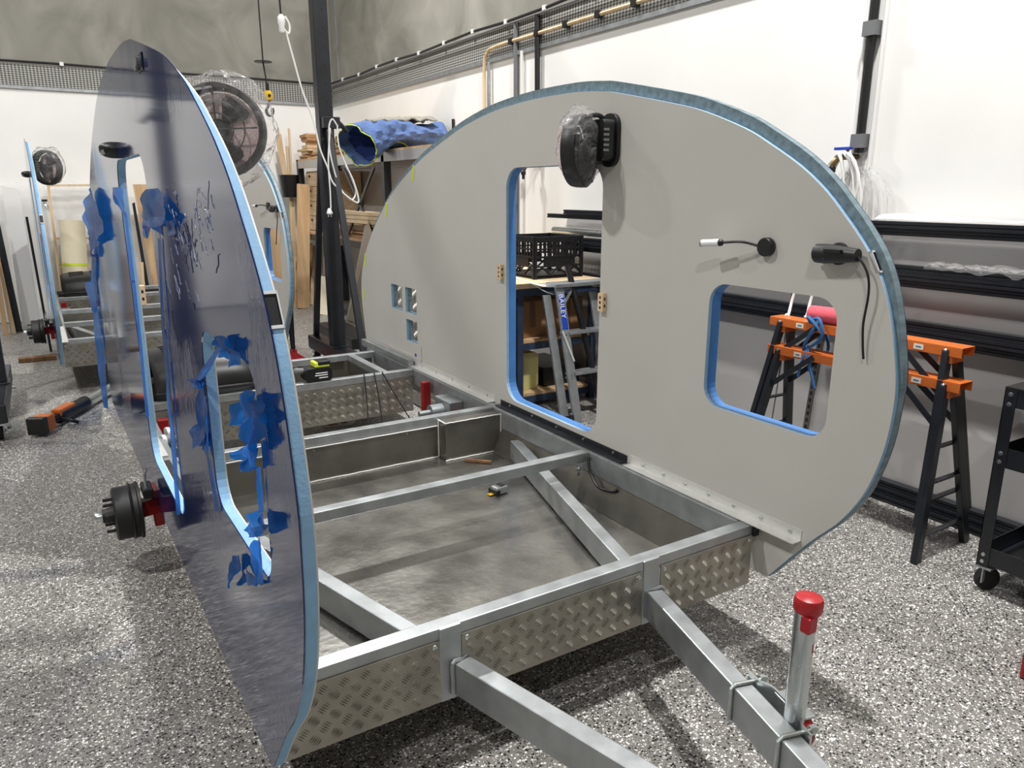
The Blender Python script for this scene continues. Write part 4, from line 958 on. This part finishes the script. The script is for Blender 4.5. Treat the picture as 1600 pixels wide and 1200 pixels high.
rl_ = thing('cream_roll', 'cream plastic-wrapped roll with a lime tape band at left', 'roll', (a[0], 10.72, 0))
MB().cyl((a[0], 10.72, .02), b, .14, n=24).build('roll', M['cream'], rl_, smooth=True)
f_ = .52; dv = (b - Vector((a[0], 10.72, .02))); c_ = Vector((a[0], 10.72, .02)) + dv * .55
MB().cyl(c_, c_ + dv.normalized() * .035, .142, n=24).build('tape_band', M['lime'], rl_, smooth=True)
# things leaning at the very left
def slab(name, label, pxs, y, m, cat, t=.03, tilt=.15):
    """quad through four photo points on the plane Y=y, feet on the floor, leaning back"""
    P = [bk(px, py, y) for px, py in pxs]; P = [Vector((p.x, p.y, p.z if i < 2 else .001)) for i, p in enumerate(P)]
    Q = [p + Vector((0, tilt * p.z, 0)) for p in P]
    MB().add(Q + [p + Vector((0, t, 0)) for p in Q], [(0, 1, 2, 3), (7, 6, 5, 4), (0, 1, 5, 4), (1, 2, 6, 5), (2, 3, 7, 6), (3, 0, 4, 7)]).build(name, m if not isinstance(m, str) else M[m], None, label, cat)
slab('black_strip', 'black metal strip leaning at the left picture edge', [(-14, 330), (0, 352), (33, 502), (20, 506)], 10.4, 'black_metal', 'strip', .04, .05)
slab('timber_strip', 'pale timber strip leaning beside the black strip at far left', [(-6, 400), (0, 405), (22, 500), (14, 503)], 10.3, 'pine', 'strip', .04, .05)
slab('timber_strip', 'darker timber strip outermost at far left', [(-12, 410), (-4, 410), (10, 505), (2, 506)], 10.2, 'ply', 'strip', .04, .05)
slab('wrapped_sheet', 'white plastic-wrapped board leaning left of the far trailer', [(2, 290), (30, 296), (62, 496), (34, 500)], 10.75, 'white_plastic', 'board', .05, .02)
slab('plywood_sheet', 'brown plywood sheet seen through the door of the navy panel', [(208, 288), (290, 288), (300, 470), (246, 470)], 10.85, 'ply', 'plywood', .02, .02)
slab('black_edging', 'black edging strip leaning against the brown plywood sheet', [(207, 318), (211, 316), (237, 460), (231, 460)], 10.8, 'black_metal', 'strip', .02, .02)
slab('pine_box_end', 'small pine board by the door of the navy panel', [(218, 410), (224, 410), (226, 470), (220, 470)], 10.6, 'pine', 'board', .03, 0)
slab('plywood_sheet', 'light plywood panel behind the far trailer window', [(404, 345), (440, 345), (446, 470), (406, 470)], 10.5, 'ply', 'plywood', .02, .02)
# taps on the back wall and a grey notice
for x, l in ((bk(15, 292, 11.2)[0], 'small chrome valve on the back wall left of the far panel'), (bk(70, 318, 11.2)[0], 'small chrome valve on the back wall near the pine frame')):
    z = bk(70, 318, 11.2)[2] if x > -.3 else bk(15, 292, 11.2)[2]
    v_ = thing('wall_valve', l, 'valve', (x, 11.2, z)); MB().tube(spline([(x, 11.22, z), (x, 11.1, z), (x + .02, 11.06, z - .05)], 4), .018, 8).build('body', M['zinc'], v_, smooth=True)
    MB().box(x - .03, x + .03, 11.08, 11.1, z + .025, z + .05).build('handle', M['black'], v_)

# orange cordless tools on the floor
a = at(60, 632, 2, .06)
im = thing('cordless_caulking_gun', 'orange and black cordless caulking gun with silver tube on the floor', 'power tool', (a[0], a[1], 0))
I_ = lambda mb, n, m, p=None, **k: mb.build(n, M[m], p or im, **k)
q0, q1 = at(112, 640, 2, .06), at(168, 610, 2, .06); dv = (q1 - q0).normalized(); sd_ = dv.cross(Vector((0, 0, 1)))
I_(MB().cyl(q0 + dv * .14, q0 + dv * .62, .042, n=18), 'barrel', 'zinc', smooth=True)
I_(MB().lathe([(.03, -.2), (.05, -.18), (.05, .0), (.048, .14), (.05, .15), (.05, .19), (.044, .2)], q0, dv, 18), 'motor_housing', 'black', smooth=True)
I_(MB().obox(q0 - dv * .1 + Vector((0, 0, .02)), dv * .1, sd_ * .035, Vector((0, 0, .038))), 'orange_cover', 'orange', bevel=.01)
I_(MB().obox(q0 - dv * .24 + Vector((0, 0, .005)), dv * .075, sd_ * .028, Vector((0, 0, .028))), 'grip', 'black', bevel=.01)
I_(MB().obox(q0 - dv * .36 + Vector((0, 0, .012)), dv * .055, sd_ * .055, Vector((0, 0, .055))), 'battery_foot', 'orange', bevel=.012)
I_(MB().obox(q0 - dv * .43 + Vector((0, 0, .012)), dv * .03, sd_ * .058, Vector((0, 0, .058))), 'battery', 'black', bevel=.008)
I_(MB().tube(spline([q0 - dv * .18 - sd_ * .02, q0 - dv * .2 + sd_ * .09 - Vector((0, 0, .02)), q0 - dv * .16 + sd_ * .12 - Vector((0, 0, .045))], 4), .012, 7), 'trigger_hook', 'black', smooth=True)

# ================================================================ things in and on the near frame
def mudguard(label, dx, dy):
    t = thing('mudguard', label, 'mudguard', (.72 + dx, 4.8 + dy, .452))
    x0, x1 = .44 + dx, .985 + dx; yc = 4.82 + dy
    def fn(u, v):
        th = PI * v; r = 1 - .10 * (2 * u - 1) ** 4
        return Vector((x0 + (x1 - x0) * u, yc - .33 * math.cos(th) * (1 - .06 * (2 * u - 1) ** 6), .452 + .235 * r * abs(math.sin(th)) ** .62))
    MB().grid(fn, 16, 28).build('shell', M['black'], t, smooth=True, thick=.01)
    mb = MB()
    for k in range(7):
        for s in (0, 1):
            v = .34 + .055 * k; u0 = .12 + .40 * s
            P = [fn(u0 + .03, v), fn(u0 + .30, v + .035), fn(u0 + .30, v + .012), fn(u0 + .03, v - .022)]
            nrm = (P[1] - P[0]).cross(P[3] - P[0]).normalized(); nrm = nrm if nrm.z > 0 else -nrm
            mb.add([p + nrm * .004 for p in P] + [p + nrm * .010 for p in P], [(4, 5, 6, 7), (0, 1, 5, 4), (1, 2, 6, 5), (2, 3, 7, 6), (3, 0, 4, 7)])
    mb.build('tread_blocks', M['rubber'], t, kind='stuff')
    MB().tube([fn(i / 10, 0.02) for i in range(11)], .008, 6).build('lip', M['black'], t, smooth=True)
mudguard('black moulded mudguard with tread top lying across the near frame', 0, 0)
mudguard('black moulded mudguard lying across the far frame', DX, DY)
# battery work light
a = Vector((1.36, 4.53, .452))
bt = thing('battery_inverter', 'black battery pack with lime top and cable on the fourth frame beam', 'battery', a)
MB().plate([[(a.x + p, a.z + q) for p, q in rrect(-.085, .085, 0, .085, .025, 5)]], a.y - .06, a.y + .05, 1).build('case', M['black'], bt, bevel=.006)
MB().box(a.x - .02, a.x + .075, a.y - .05, a.y + .045, a.z + .085, a.z + .118).build('lime_battery', M['lime'], bt, bevel=.006)
MB().box(a.x + .0, a.x + .08, a.y - .053, a.y + .04, a.z + .098, a.z + .124).build('battery_cap', M['black'], bt, bevel=.006)
for k, (w_, z_) in enumerate(((.05, .05), (.055, .036), (.03, .02))): MB().box(a.x - w_ + .03, a.x + .055, a.y - .0612, a.y - .06, a.z + z_, a.z + z_ + .006).build('print_line', M['white_plastic'], bt)
MB().tube(spline([a + Vector((-.08, 0, .06)), a + Vector((-.16, 0, .065)), a + Vector((-.22, .02, .04)), a + Vector((-.3, .03, .004))], 5), .006, 6).build('cable', M['black'], bt, smooth=True)
MB().lathe([(.018, 0), (.022, .05), (.012, .06)], a + Vector((-.08, 0, .065)), (-1, 0, .1), 12).build('plug', M['grey_plastic'], bt, smooth=True)
# tape measure and a pencil stub in the pan
a = at(780, 762, 2, .25)
tm = thing('tape_measure', 'steel tape measure with yellow blade lying in the aluminium pan', 'tape measure', (a[0], a[1], .226))
T_ = lambda mb, n, m, **k: mb.build(n, M[m], tm, **k)
ux = Vector((.98, .18, 0)); uy = Vector((-.18, .98, 0)); C_ = Vector((a[0], a[1], .245))
T_(MB().obox(C_, ux * .035, uy * .03, Vector((0, 0, .017))), 'body', 'zinc', bevel=.01)
T_(MB().obox(C_ + ux * .008 + Vector((0, 0, .018)), ux * .014, uy * .02, Vector((0, 0, .002))), 'belt_clip', 'black', bevel=.002)
T_(MB().obox(C_ - ux * .03 - Vector((0, 0, .006)), ux * .012, uy * .032, Vector((0, 0, .014))), 'rubber_guard', 'black', bevel=.004)
T_(MB().obox(C_ - ux * .05 - Vector((0, 0, .013)), ux * .014, uy * .012, Vector((0, 0, .001))), 'blade', 'yellow')
a = at(747, 722, 2, .23); MB().bar((a[0] - .05, a[1] + .05, .236), (a[0] + .05, a[1] - .05, .236), .018, .012).build('timber_sliver', M['dark_wood'], None, 'thin brown timber sliver lying in the aluminium pan', 'timber')
a = at(525, 661, 2, .0)
pp = thing('torn_paper', 'torn paper with brown print on the floor between the frame beams', 'paper', (a[0], a[1], 0))
MB().plate([[(a[0] + p, a[1] + q) for p, q in ((-.11, -.08), (.08, -.1), (.14, -.03), (.12, .02), (.13, .08), (-.02, .09), (-.10, .07))]], .001, .003, 2).build('sheet', M['paper'], pp)
MB().box(a[0] - .06, a[0] + .0, a[1] - .05, a[1] + .05, .003, .0036).box(a[0] + .03, a[0] + .07, a[1] - .05, a[1] + .02, .003, .0036).build('print', M['card'], pp)
# grey fittings seen through the navy panel door
for i, (px, py) in enumerate(((264, 688), (270, 676))):
    a = at(px, py, 2, .43); f_ = thing('pipe_fitting', ('nearer', 'farther')[i] + ' grey plastic pipe fitting resting on the frame inside the navy panel', 'fitting', (a[0], a[1], .39))
    MB().lathe([(.026, -.03), (.03, -.028), (.03, .02), (.02, .024), (.02, .08)], a, (1, .2, 0), 16).build('elbow', M['grey_plastic'], f_, smooth=True)
    MB().lathe([(.033, -.004), (.033, .012), (.03, .014)], a + Vector((-.028, -.005, 0)), (1, .2, 0), 16).build('collar', M['white_plastic'], f_, smooth=True)

# ================================================================ bench, crate and ladder behind the right panel
bz = .95
be = thing('work_bench', 'blue steel bench with timber top behind the door opening', 'bench', (3.3, 5.4, 0))
E_ = lambda mb, n, m='blue_paint', p=None, **k: mb.build(n, M[m], p or be, **k)
E_(MB().box(2.78, 3.63, 4.55, 6.4, bz - .035, bz), 'bench_top', 'pine_y'); E_(MB().box(2.8, 3.6, 4.57, 4.62, bz - .095, bz - .037), 'end_rail')
for x in (2.885, 3.56):
    for y in (4.58, 6.3): E_(MB().box(x, x + .05, y, y + .05, 0, bz - .036), 'leg')
for z in (.50, .09):
    E_(MB().box(2.935, 3.56, 4.59, 4.63, z - .05, z), 'end_rail'); E_(MB().box(2.885, 2.925, 4.63, 6.3, z - .05, z), 'side_rail')
    E_(MB().box(2.936, 3.559, 4.6, 6.33, z + .001, z + .022), 'shelf', 'ply')
# black milk crate
cr = thing('milk_crate', 'black plastic milk crate standing on the bench', 'crate', (3.3, 4.9, bz))
A_ = at(835, 437, 2, bz)
cx0, cy0, S_, H_ = A_[0], A_[1], .44, .315
def side(o, u, n_):
    """one crate wall: rails, slats and the zig-zag foot"""
    mb = MB(); o, u, n_ = Vector(o), Vector(u), Vector(n_); z = Vector((0, 0, 1))
    def rail(z0, h): mb.obox(o + u * S_ / 2 + z * (z0 + h / 2) + n_ * .006, u * S_ / 2, n_ * .006, z * h / 2)
    for z0, h in ((0, .028), (.085, .012), (.155, .014), (.215, .012), (.27, .03), (.30, .014)): rail(z0, h)
    for k in range(11): mb.obox(o + u * (S_ * (k + .5) / 11) + z * .225 + n_ * .006, u * .007, n_ * .005, z * .075)
    mb.obox(o + u * S_ * .5 + z * .125 + n_ * .006, u * S_ * .3, n_ * .005, z * .03)
    for k in range(6):
        a = o + u * (S_ * k / 6) + n_ * .006; b = o + u * (S_ * (k + 1) / 6) + n_ * .006; top, bot = (.085, .03) if k % 2 else (.03, .085)
        mb.bar(a + z * top, b + z * bot, .01, .016, n_)
    for k in (0, 1): mb.obox(o + u * (S_ * k) + z * H_ / 2 + n_ * .006, u * .012, n_ * .01, z * H_ / 2)
    return mb
for o_, u_, n_ in (((cx0, cy0, bz + .001), (1, 0, 0), (0, 1, 0)), ((cx0, cy0, bz + .001), (0, 1, 0), (1, 0, 0)), ((cx0, cy0 + S_, bz + .001), (1, 0, 0), (0, -1, 0)), ((cx0 + S_, cy0, bz + .001), (0, 1, 0), (-1, 0, 0))):
    side(o_, u_, n_).build('crate_wall', M['black'], cr)
MB().box(cx0, cx0 + S_, cy0, cy0 + S_, bz + .012, bz + .02).build('crate_floor', M['black'], cr)
# pale strips curling off the bench
for i, (q, lab) in enumerate((([(800, 432), (822, 440), (845, 447), (862, 449)], 'upper'), ([(800, 434), (830, 443), (850, 455), (866, 461)], 'lower'))):
    P = [at(px, py, 1, 4.50 - .02 * i) for px, py in q]; P = spline(P, 6)
    MB().grid(lambda u, v, P=P: P[min(int(u * (len(P) - 1)), len(P) - 1)] + Vector((0, .05 * v, .012 * v)), len(P) - 1, 1).build('white_strip', M['white_plastic'], None, lab + ' of two white plastic strips curling off the bench end', 'strip', thick=.002)
# cartons and jerry can on the shelves
for i, (x0, x1, lab) in enumerate(((2.945, 3.22, 'brown carton on the bench shelf left of the ladder'), (3.26, 3.55, 'brown carton on the bench shelf behind the ladder'))):
    cb = thing('carton', lab, 'carton', ((x0 + x1) / 2, 4.85, .523)); MB().box(x0, x1, 4.68, 5.1, .523, .80).build('box', M['card'], cb, bevel=.004)
    MB().box((x0 + x1) / 2 - .025, (x0 + x1) / 2 + .025, 4.678, 4.68, .6, .80).build('tape', M['dark_wood'], cb)
jc = thing('jerry_can', 'yellowed plastic jerry can on the bottom bench shelf', 'jerry can', (3.0, 4.85, .113))
MB().plate([[(p, q) for p, q in rrect(2.945, 3.15, .114, .40, .04, 5)]], 4.7, 5.0, 1).build('body', M['jerry'], jc, bevel=.02)
MB().tube(spline([(2.93, 4.85, .395), (2.95, 4.85, .425), (3.05, 4.85, .427), (3.08, 4.85, .395)], 4), .014, 8).build('handle', M['jerry'], jc, smooth=True)
MB().box(3.2, 3.55, 4.7, 5.2, .113, .26).build('dark_case', M['black'], None, 'flat dark case on the bottom bench shelf', 'case', bevel=.01)
# aluminium step ladder
ld = thing('step_ladder', 'folded aluminium step ladder leaning on the bench end', 'ladder', (3.3, 4.2, 0))
D_ = lambda mb, n, m='galv', p=None, **k: mb.build(n, M[m], p or ld, **k)
fA = Vector((3.09, 4.10, .0)); fT = Vector((3.12, 4.40, .93)); wv = Vector((.42, 0, 0)); dn = (fT - fA).normalized(); back = Vector((0, .055, 0))
for k in (0, 1):
    D_(MB().bar(fA + wv * k, fT + wv * k, .068, .022, (0, 1, 0)), 'front_rail', bevel=.002)
    D_(MB().bar(fA + wv * k - Vector((.072, 0, 0)) + back, fT + wv * k - Vector((.072, 0, .06)) + back, .066, .02, (0, 1, 0)), 'rear_rail', bevel=.002)
    D_(MB().bar(fA + wv * k - Vector((.02, -.02, 0)), fA + wv * k + dn * .05 - Vector((.02, -.02, 0)), .1, .06, (0, 1, 0)), 'foot', 'rubber')
for f_ in (.36, .66): 
    c_ = fA.lerp(fT, f_); st = D_(MB().box(c_.x + .02, c_.x + .40, c_.y - .035, c_.y + .05, c_.z - .012, c_.z + .012), 'step', bevel=.003)
    for dx in (-.004, -.03): 
        for dz in (-.03, .0): D_(MB().lathe([(.008, 0), (.006, .004)], (c_.x + dx, c_.y - .022 + (.0 if dx > -.01 else .04), c_.z + dz), (0, -1, 0), 8), 'rivet', 'zinc', st)
D_(MB().box(fT.x - .05, fT.x + .47, fT.y - .04, fT.y + .1, fT.z, fT.z + .03), 'top_cap', bevel=.005)
for k in (0, 1): D_(MB().bar(fT + wv * k + Vector((.03 if k == 0 else -.03, 0, -.02)), fT + wv * k + Vector((.03 if k == 0 else -.03, 0, -.02)) + Vector((.09 if k == 0 else -.09, 0, .01)) - dn * .0, .012, .01), 'corner_brace')
D_(MB().bar(fT - dn * .12 + Vector((.02, -.01, 0)), fT + Vector((.11, -.01, -.015)), .02, .008, (0, 1, 0)), 'gusset')
D_(MB().bar(fA.lerp(fT, .68) + Vector((-.035, -.02, 0)), fA.lerp(fT, .45) + Vector((.03, -.02, 0)), .01, .01), 'spreader_rod', 'white_plastic')
def lettering(txt, size, m, parent, origin, xdir, ydir, name='lettering'):
    cu = bpy.data.curves.new('lettering', 'FONT'); cu.body = txt; cu.size = size; cu.extrude = .0004; cu.resolution_u = 3
    tmp = bpy.data.objects.new('tmp', cu); COL.objects.link(tmp); dg = bpy.context.evaluated_depsgraph_get(); me = bpy.data.meshes.new_from_object(tmp.evaluated_get(dg)); bpy.data.objects.remove(tmp)
    xd, yd = Vector(xdir).normalized(), Vector(ydir).normalized(); zd = xd.cross(yd)
    for v in me.vertices: v.co = Vector(origin) + xd * v.co.x + yd * v.co.y + zd * v.co.z - wloc(parent)
    me.materials.clear(); me.materials.append(m); o = bpy.data.objects.new(name, me); COL.objects.link(o); o.parent = parent; return o
fnrm = Vector((1, 0, 0)).cross(dn).normalized(); fnrm = fnrm if fnrm.y < 0 else -fnrm
o0 = fT - dn * .05 + fnrm * .0125
D_(MB().bar(o0 - fnrm * .0008, o0 - dn * .26 - fnrm * .0008, .05, .001, fnrm), 'blue_label', 'blue')
lettering('BAILEY', .058, M['white_plastic'], ld, o0 + Vector((-.021, 0, 0)) + fnrm * .0006, -dn, (1, 0, 0))
MB().cyl((3.36, 4.15, .01), (3.22, 4.44, 1.08), .022, n=10).build('black_pole', M['black'], None, 'black pole leaning across the top of the step ladder', 'pole', smooth=True)

# ================================================================ right wall: sheets, rails, sawhorses, cart
for i, (y0, y1) in enumerate(((-1.2, 1.24), (1.25, 2.93), (2.94, 5.3))):
    P = [Vector((3.70, y0, .10)), Vector((3.70, y1, .10)), Vector((3.84, y1, 1.44)), Vector((3.84, y0, 1.44))]
    MB().add(P + [p + Vector((.008, 0, 0)) for p in P], [(0, 1, 2, 3), (7, 6, 5, 4), (0, 1, 5, 4), (1, 2, 6, 5), (2, 3, 7, 6), (3, 0, 4, 7)]).build('grey_sheet', M['panel_grey'], None, ('nearest', 'middle', 'farthest')[i] + ' of three grey glossy sheets leaning on the right wall', 'metal sheet')
def rail(label, x, z, y0, y1, h=.034, w=.05, grp=None):
    t = MB()
    t.box(x, x + w, y0, y1, z, z + h * .42).box(x + .008, x + w, y0, y1, z + h * .42, z + h * .58).box(x, x + w, y0, y1, z + h * .58, z + h)
    return t.build('aluminium_rail', M['black_metal'], None, label, 'rail', grp)
def supports(y, z, x=3.66):
    t = thing('wall_bracket', 'black cantilever bracket at %s on the right wall rack' % lab_y(y, z), 'bracket', (3.8, y, z)); MB().box(x, 3.87, y, y + .03, z - .035, z).build('arm', M['black_metal'], t)
    MB().plate([[(3.87, z), (3.87, z - .14), (3.85, z - .14), (x + .02, z - .035), (x + .02, z)]], y + .008, y + .022, 1).build('gusset', M['black_metal'], t)
def lab_y(y, z):
    return {1.38: 'the top row', 1.13: 'the second row', .86: 'the third row'}[round(z, 2)] + (' near the tool cart' if y < 1.2 else ' behind the sawhorses' if y < 3 else ' behind the milk crate')
for z in (1.38, 1.13, .86):
    for y in (.3, 2.45, 4.4): supports(y, z)
rows = [(1.382, 2, 'top row'), (1.132, 3, 'second row'), (.862, 3, 'third row')]
for z, n, nm in rows:
    for k in range(n): rail('%s black aluminium rail of the %s on the right wall' % (('lowest', 'second', 'third')[k], nm), 3.66 - .012 * (k % 2), z + k * .036, -1.0 + .1 * k, 5.35 - .25 * k, grp='black rails racked on the right wall')
for k in range(3): rail('black aluminium rail lying on the floor, %s of three along the right wall' % ('lowest', 'middle', 'topmost')[k], 3.62 - .0 * k + .012 * k, .002 + k * .036, -1.0, 4.4, grp='black rails on the floor')
# crumpled clear plastic on rails
def crump(u, v): return Vector((3.60 + .10 * u + .01 * nz(u * 9, v * 9), 1.15 + .9 * v, 1.235 + .03 * nz(u * 8, v * 12) + .025 * math.sin(PI * u)))
MB().grid(crump, 14, 40).build('plastic_wrap', M['clear'], None, 'crumpled clear wrap lying on the second row of rails', 'plastic wrap')
def crump2(u, v): return Vector((3.70 + .14 * u, .4 + 2.0 * v, 1.458 + .012 * abs(nz(u * 5, v * 9)) + .022 * math.sin(PI * u) * abs(math.sin(v * 5))))
MB().grid(crump2, 12, 44).build('plastic_wrap', M['sheet'], None, 'milky plastic wrap bunched along the top row of rails', 'plastic wrap')
# round silver tube on brackets behind the crate
MB().cyl((3.7, 3.0, 1.28), (3.7, 5.3, 1.28), .03, n=14).build('silver_tube', M['zinc'], None, 'silver tube lying above the milk crate along the right wall', 'tube', smooth=True)

def sawhorse(label, z, dx, dy):
    t = thing('sawhorse', label, 'sawhorse', (3.35 + dx, 2.15 + dy, 0)); S = lambda mb, n, m='black_metal', p=None, **k: mb.build(n, M[m], p or t, **k)
    x, y0, y1 = 3.35 + dx, 1.66 + dy, 2.68 + dy; z0 = z
    bar_ = S(MB().box(x - .05, x + .05, y0, y1, z - .003, z).box(x - .05, x - .047, y0, y1, z - .045, z - .003).box(x + .047, x + .05, y0, y1, z - .045, z - .003), 'top_beam', 'orange', bevel=.0015)
    for y, s in ((y0 + .07, 1), (y1 - .07, -1)):
        S(MB().lathe([(.010, 0), (.012, .002), (.012, .006), (.006, .009)], (x - .05, y, z - .024), (-1, 0, 0), 12), 'bolt', 'zinc', bar_)
        for sx in (-1, 1):
            top = Vector((x + sx * .035, y, z - .02)); ft = Vector((x + sx * .20, y - s * .07, z - .80))
            S(MB().bar(top, ft, .045, .028, (0, 1, 0)), 'leg', bevel=.003)
            S(MB().bar(top.lerp(ft, .25), Vector((x + sx * .052, y + s * .22, z - .02)), .026, .006, (1, 0, 0)), 'folding_stay')
        for f_ in (.55, .85):
            a = Vector((x - .035, y, z - .02)).lerp(Vector((x - .20, y - s * .07, z - .80)), f_); b = Vector((x + .035, y, z - .02)).lerp(Vector((x + .20, y - s * .07, z - .80)), f_)
            S(MB().bar(a, b, .008, .025, (0, 1, 0)), 'spreader')
        S(MB().box(x - .046, x + .046, y - .03, y + .03, z - .075, z - .004), 'leg_bracket', 'orange')
        st = S(MB().box(x - .0512, x - .0502, y + s * .10 - .045 * (s < 0), y + s * .10 + .045 * (s > 0), z - .036, z - .012), 'sticker', 'paper')
        S(MB().box(x - .0516, x - .0512, y + s * .11 - .025 * (s < 0), y + s * .11 + .025 * (s > 0), z - .028, z - .021), 'sticker_print', 'grey_plastic', st)
    return t
sawhorse('lower of two nested orange sawhorses behind the right grey panel', .80, -.035, -.03)
sawhorse('upper of two nested orange sawhorses, with a pink foam roll on it', .945, 0, 0)
# pink foam roll tied with blue rope, on the upper sawhorse
p_ = at(1285, 484, 0, 3.33)
MB().cyl((3.32, p_[1] + .06, .99), (3.38, p_[1] - .32, .99), .042, n=18).build('foam_roll', M['pink'], None, 'pink foam roll lying on the upper sawhorse', 'foam roll', smooth=True)
ry = at(1265, 520, 0, 3.28)[1]
rp = thing('blue_rope', 'blue rope tied round both sawhorses with hanging ends', 'rope', (3.29, ry, .7))
mbr = MB()
mbr.tube([Vector((3.345 + .075 * math.cos(t), ry + .03 * math.sin(t * 2), .87 + .115 * math.sin(t))) for t in [2 * PI * i / 24 for i in range(24)]], .009, 6, True)
mbr.build('loop', M['rope'], rp, smooth=True)
for k, (dy, z) in enumerate(((-.05, .62), (.03, .66), (-.02, .70))): MB().tube(spline([(3.285, ry, .83), (3.27, ry + dy * .3, .78), (3.27, ry + dy, z + .05), (3.275, ry + dy * 1.3, z)], 5), .008, 6).build('tail', M['rope'], rp, smooth=True)
for k in range(2): MB().tube(spline([(3.3, ry + .02, .95), (3.26, ry - .06 * k, .98), (3.26, ry - .09, .9), (3.275, ry - .02, .83)], 5), .008, 6).build('bow', M['rope'], rp, smooth=True)
for i, px in enumerate(((1240, 462, 1232, 492), (1268, 466, 1262, 490))):
    a, b = at(px[0], px[1], 0, 3.45), at(px[2], px[3], 0, 3.40)
    MB().tube(spline([a + Vector((.02, -.05, .22)), a, b, Vector((b.x - .02, b.y, .952))], 6), .008, 6).build('white_cable', M['white_plastic'], None, ('left', 'right')[i] + ' of two white cables standing up from the sawhorse in the window', 'cable', smooth=True)
# slotted strip behind
y_ = at(1258, 600, 0, 3.66)[1]
ss = thing('slotted_strip', 'slotted wall strip seen in the window behind the sawhorses', 'strip', (3.69, y_, .12)); tilt = lambda z: 3.70 + .14 * (z - .1) / 1.34 - .006
MB().bar((tilt(.15) - .004, y_, .15), (tilt(.85) - .004, y_, .85), .035, .006, (1, 0, 0)).build('strip', M['alu'], ss)
for k in range(16): MB().box(tilt(.2 + .04 * k) - .009, tilt(.2 + .04 * k) - .006, y_ - .006, y_ + .006, .2 + .04 * k, .222 + .04 * k).build('slot', M['black'], ss)

# tool cart
ct = thing('tool_cart', 'black steel tool cart with three trays at the right edge', 'cart', (3.33, 1.0, 0)); Q_ = lambda mb, n, m='black_metal', p=None, **k: mb.build(n, M[m], p or ct, **k)
X0c, X1c, Y0c, Y1c = 3.10, 3.58, .45, 1.38
for x, sx in ((X0c, 1), (X1c, -1)):
    for y, sy in ((Y0c, 1), (Y1c, -1)):
        Q_(MB().box(*sorted((x, x + sx * .003)), *sorted((y, y + sy * .045)), .11, .86).box(*sorted((x, x + sx * .045)), *sorted((y, y + sy * .003)), .11, .86), 'corner_post')
        for z in (.135, .165, .565, .60, .80, .84):
            Q_(MB().lathe([(.009, 0), (.007, .004)], (x, y + sy * .022, z), (-sx, 0, 0), 10), 'bolt', 'zinc')
        cs = Q_(MB().box(x + sx * .02 - .02, x + sx * .02 + .02, y + sy * .03 - .003, y + sy * .03 + .003, .04, .112).box(x + sx * .02 - .022, x + sx * .02 + .022, y + sy * .005, y + sy * .06, .104, .112), 'castor', 'galv')
        Q_(MB().lathe([(.02, -.016), (.045, -.016), (.05, -.008), (.05, .008), (.045, .016), (.02, .016)], (x + sx * .045, y + sy * .03, .05), (.6, 1, 0), 24), 'castor_wheel', 'rubber', cs, smooth=True)
for z, h_ in ((.125, .075), (.545, .08), (.79, .07)):
    tb = MB().box(X0c + .004, X1c - .004, Y0c + .004, Y1c - .004, z, z + .003)
    for a, b in (((X0c + .003, X0c + .006), (Y0c + .004, Y1c - .004)), ((X1c - .006, X1c - .003), (Y0c + .004, Y1c - .004)), ((X0c + .004, X1c - .004), (Y0c + .003, Y0c + .006)), ((X0c + .004, X1c - .004), (Y1c - .006, Y1c - .003))): tb.box(a[0], a[1], b[0], b[1], z, z + h_)
    Q_(tb, 'tray')
Q_(MB().box(X0c + .004, X1c - .01, .5, 1.2, .70, .79), 'drawer_front', bevel=.004); Q_(MB().box(X0c + .0, X0c + .004, 1.25, 1.31, .74, .78), 'drawer_lock', 'grey_plastic')
Q_(MB().box(X0c, X1c, Y0c, Y1c, .861, .868), 'top_mat', 'rubber')
MB().tube(spline([(3.14, 1.28, .632), (3.16, 1.1, .648), (3.22, .9, .652), (3.25, .7, .65)], 6), .016, 8).build('blue_rod', M['blue'], None, 'blue plastic rod lying on the middle cart tray', 'rod', smooth=True)
for i, (x, y, lab) in enumerate(((3.25, 1.15, 'larger clear bag of fittings in the bottom cart tray'), (3.17, 1.05, 'smaller clear bag of fittings at the front of the bottom cart tray'), (3.38, 1.0, 'clear bottle bag at the back of the bottom cart tray'))):
    mb = MB(); s_ = (.09, .06, .08)[i]
    mb.grid(lambda u, v: Vector((x + s_ * math.cos(2 * PI * u) * math.sin(PI * v) * (1 + .2 * nz(u * 5, v * 5, i)), y + s_ * 1.2 * math.sin(2 * PI * u) * math.sin(PI * v), .131 + s_ * .5 + s_ * .5 * -math.cos(PI * v) * (1 + .2 * nz(u * 7, v * 4, i)))), 20, 12, True); mb.build('fittings_bag', M['clear'], None, lab, 'bag')
# red box at the edge of the picture
a = at(1591, 1050, 2, .02)
MB().box(a[0], a[0] + .32, a[1] - .42, a[1], 0, .10).build('red_case', M['red_plastic'], None, 'red plastic case on the floor at the right edge', 'case', bevel=.012)
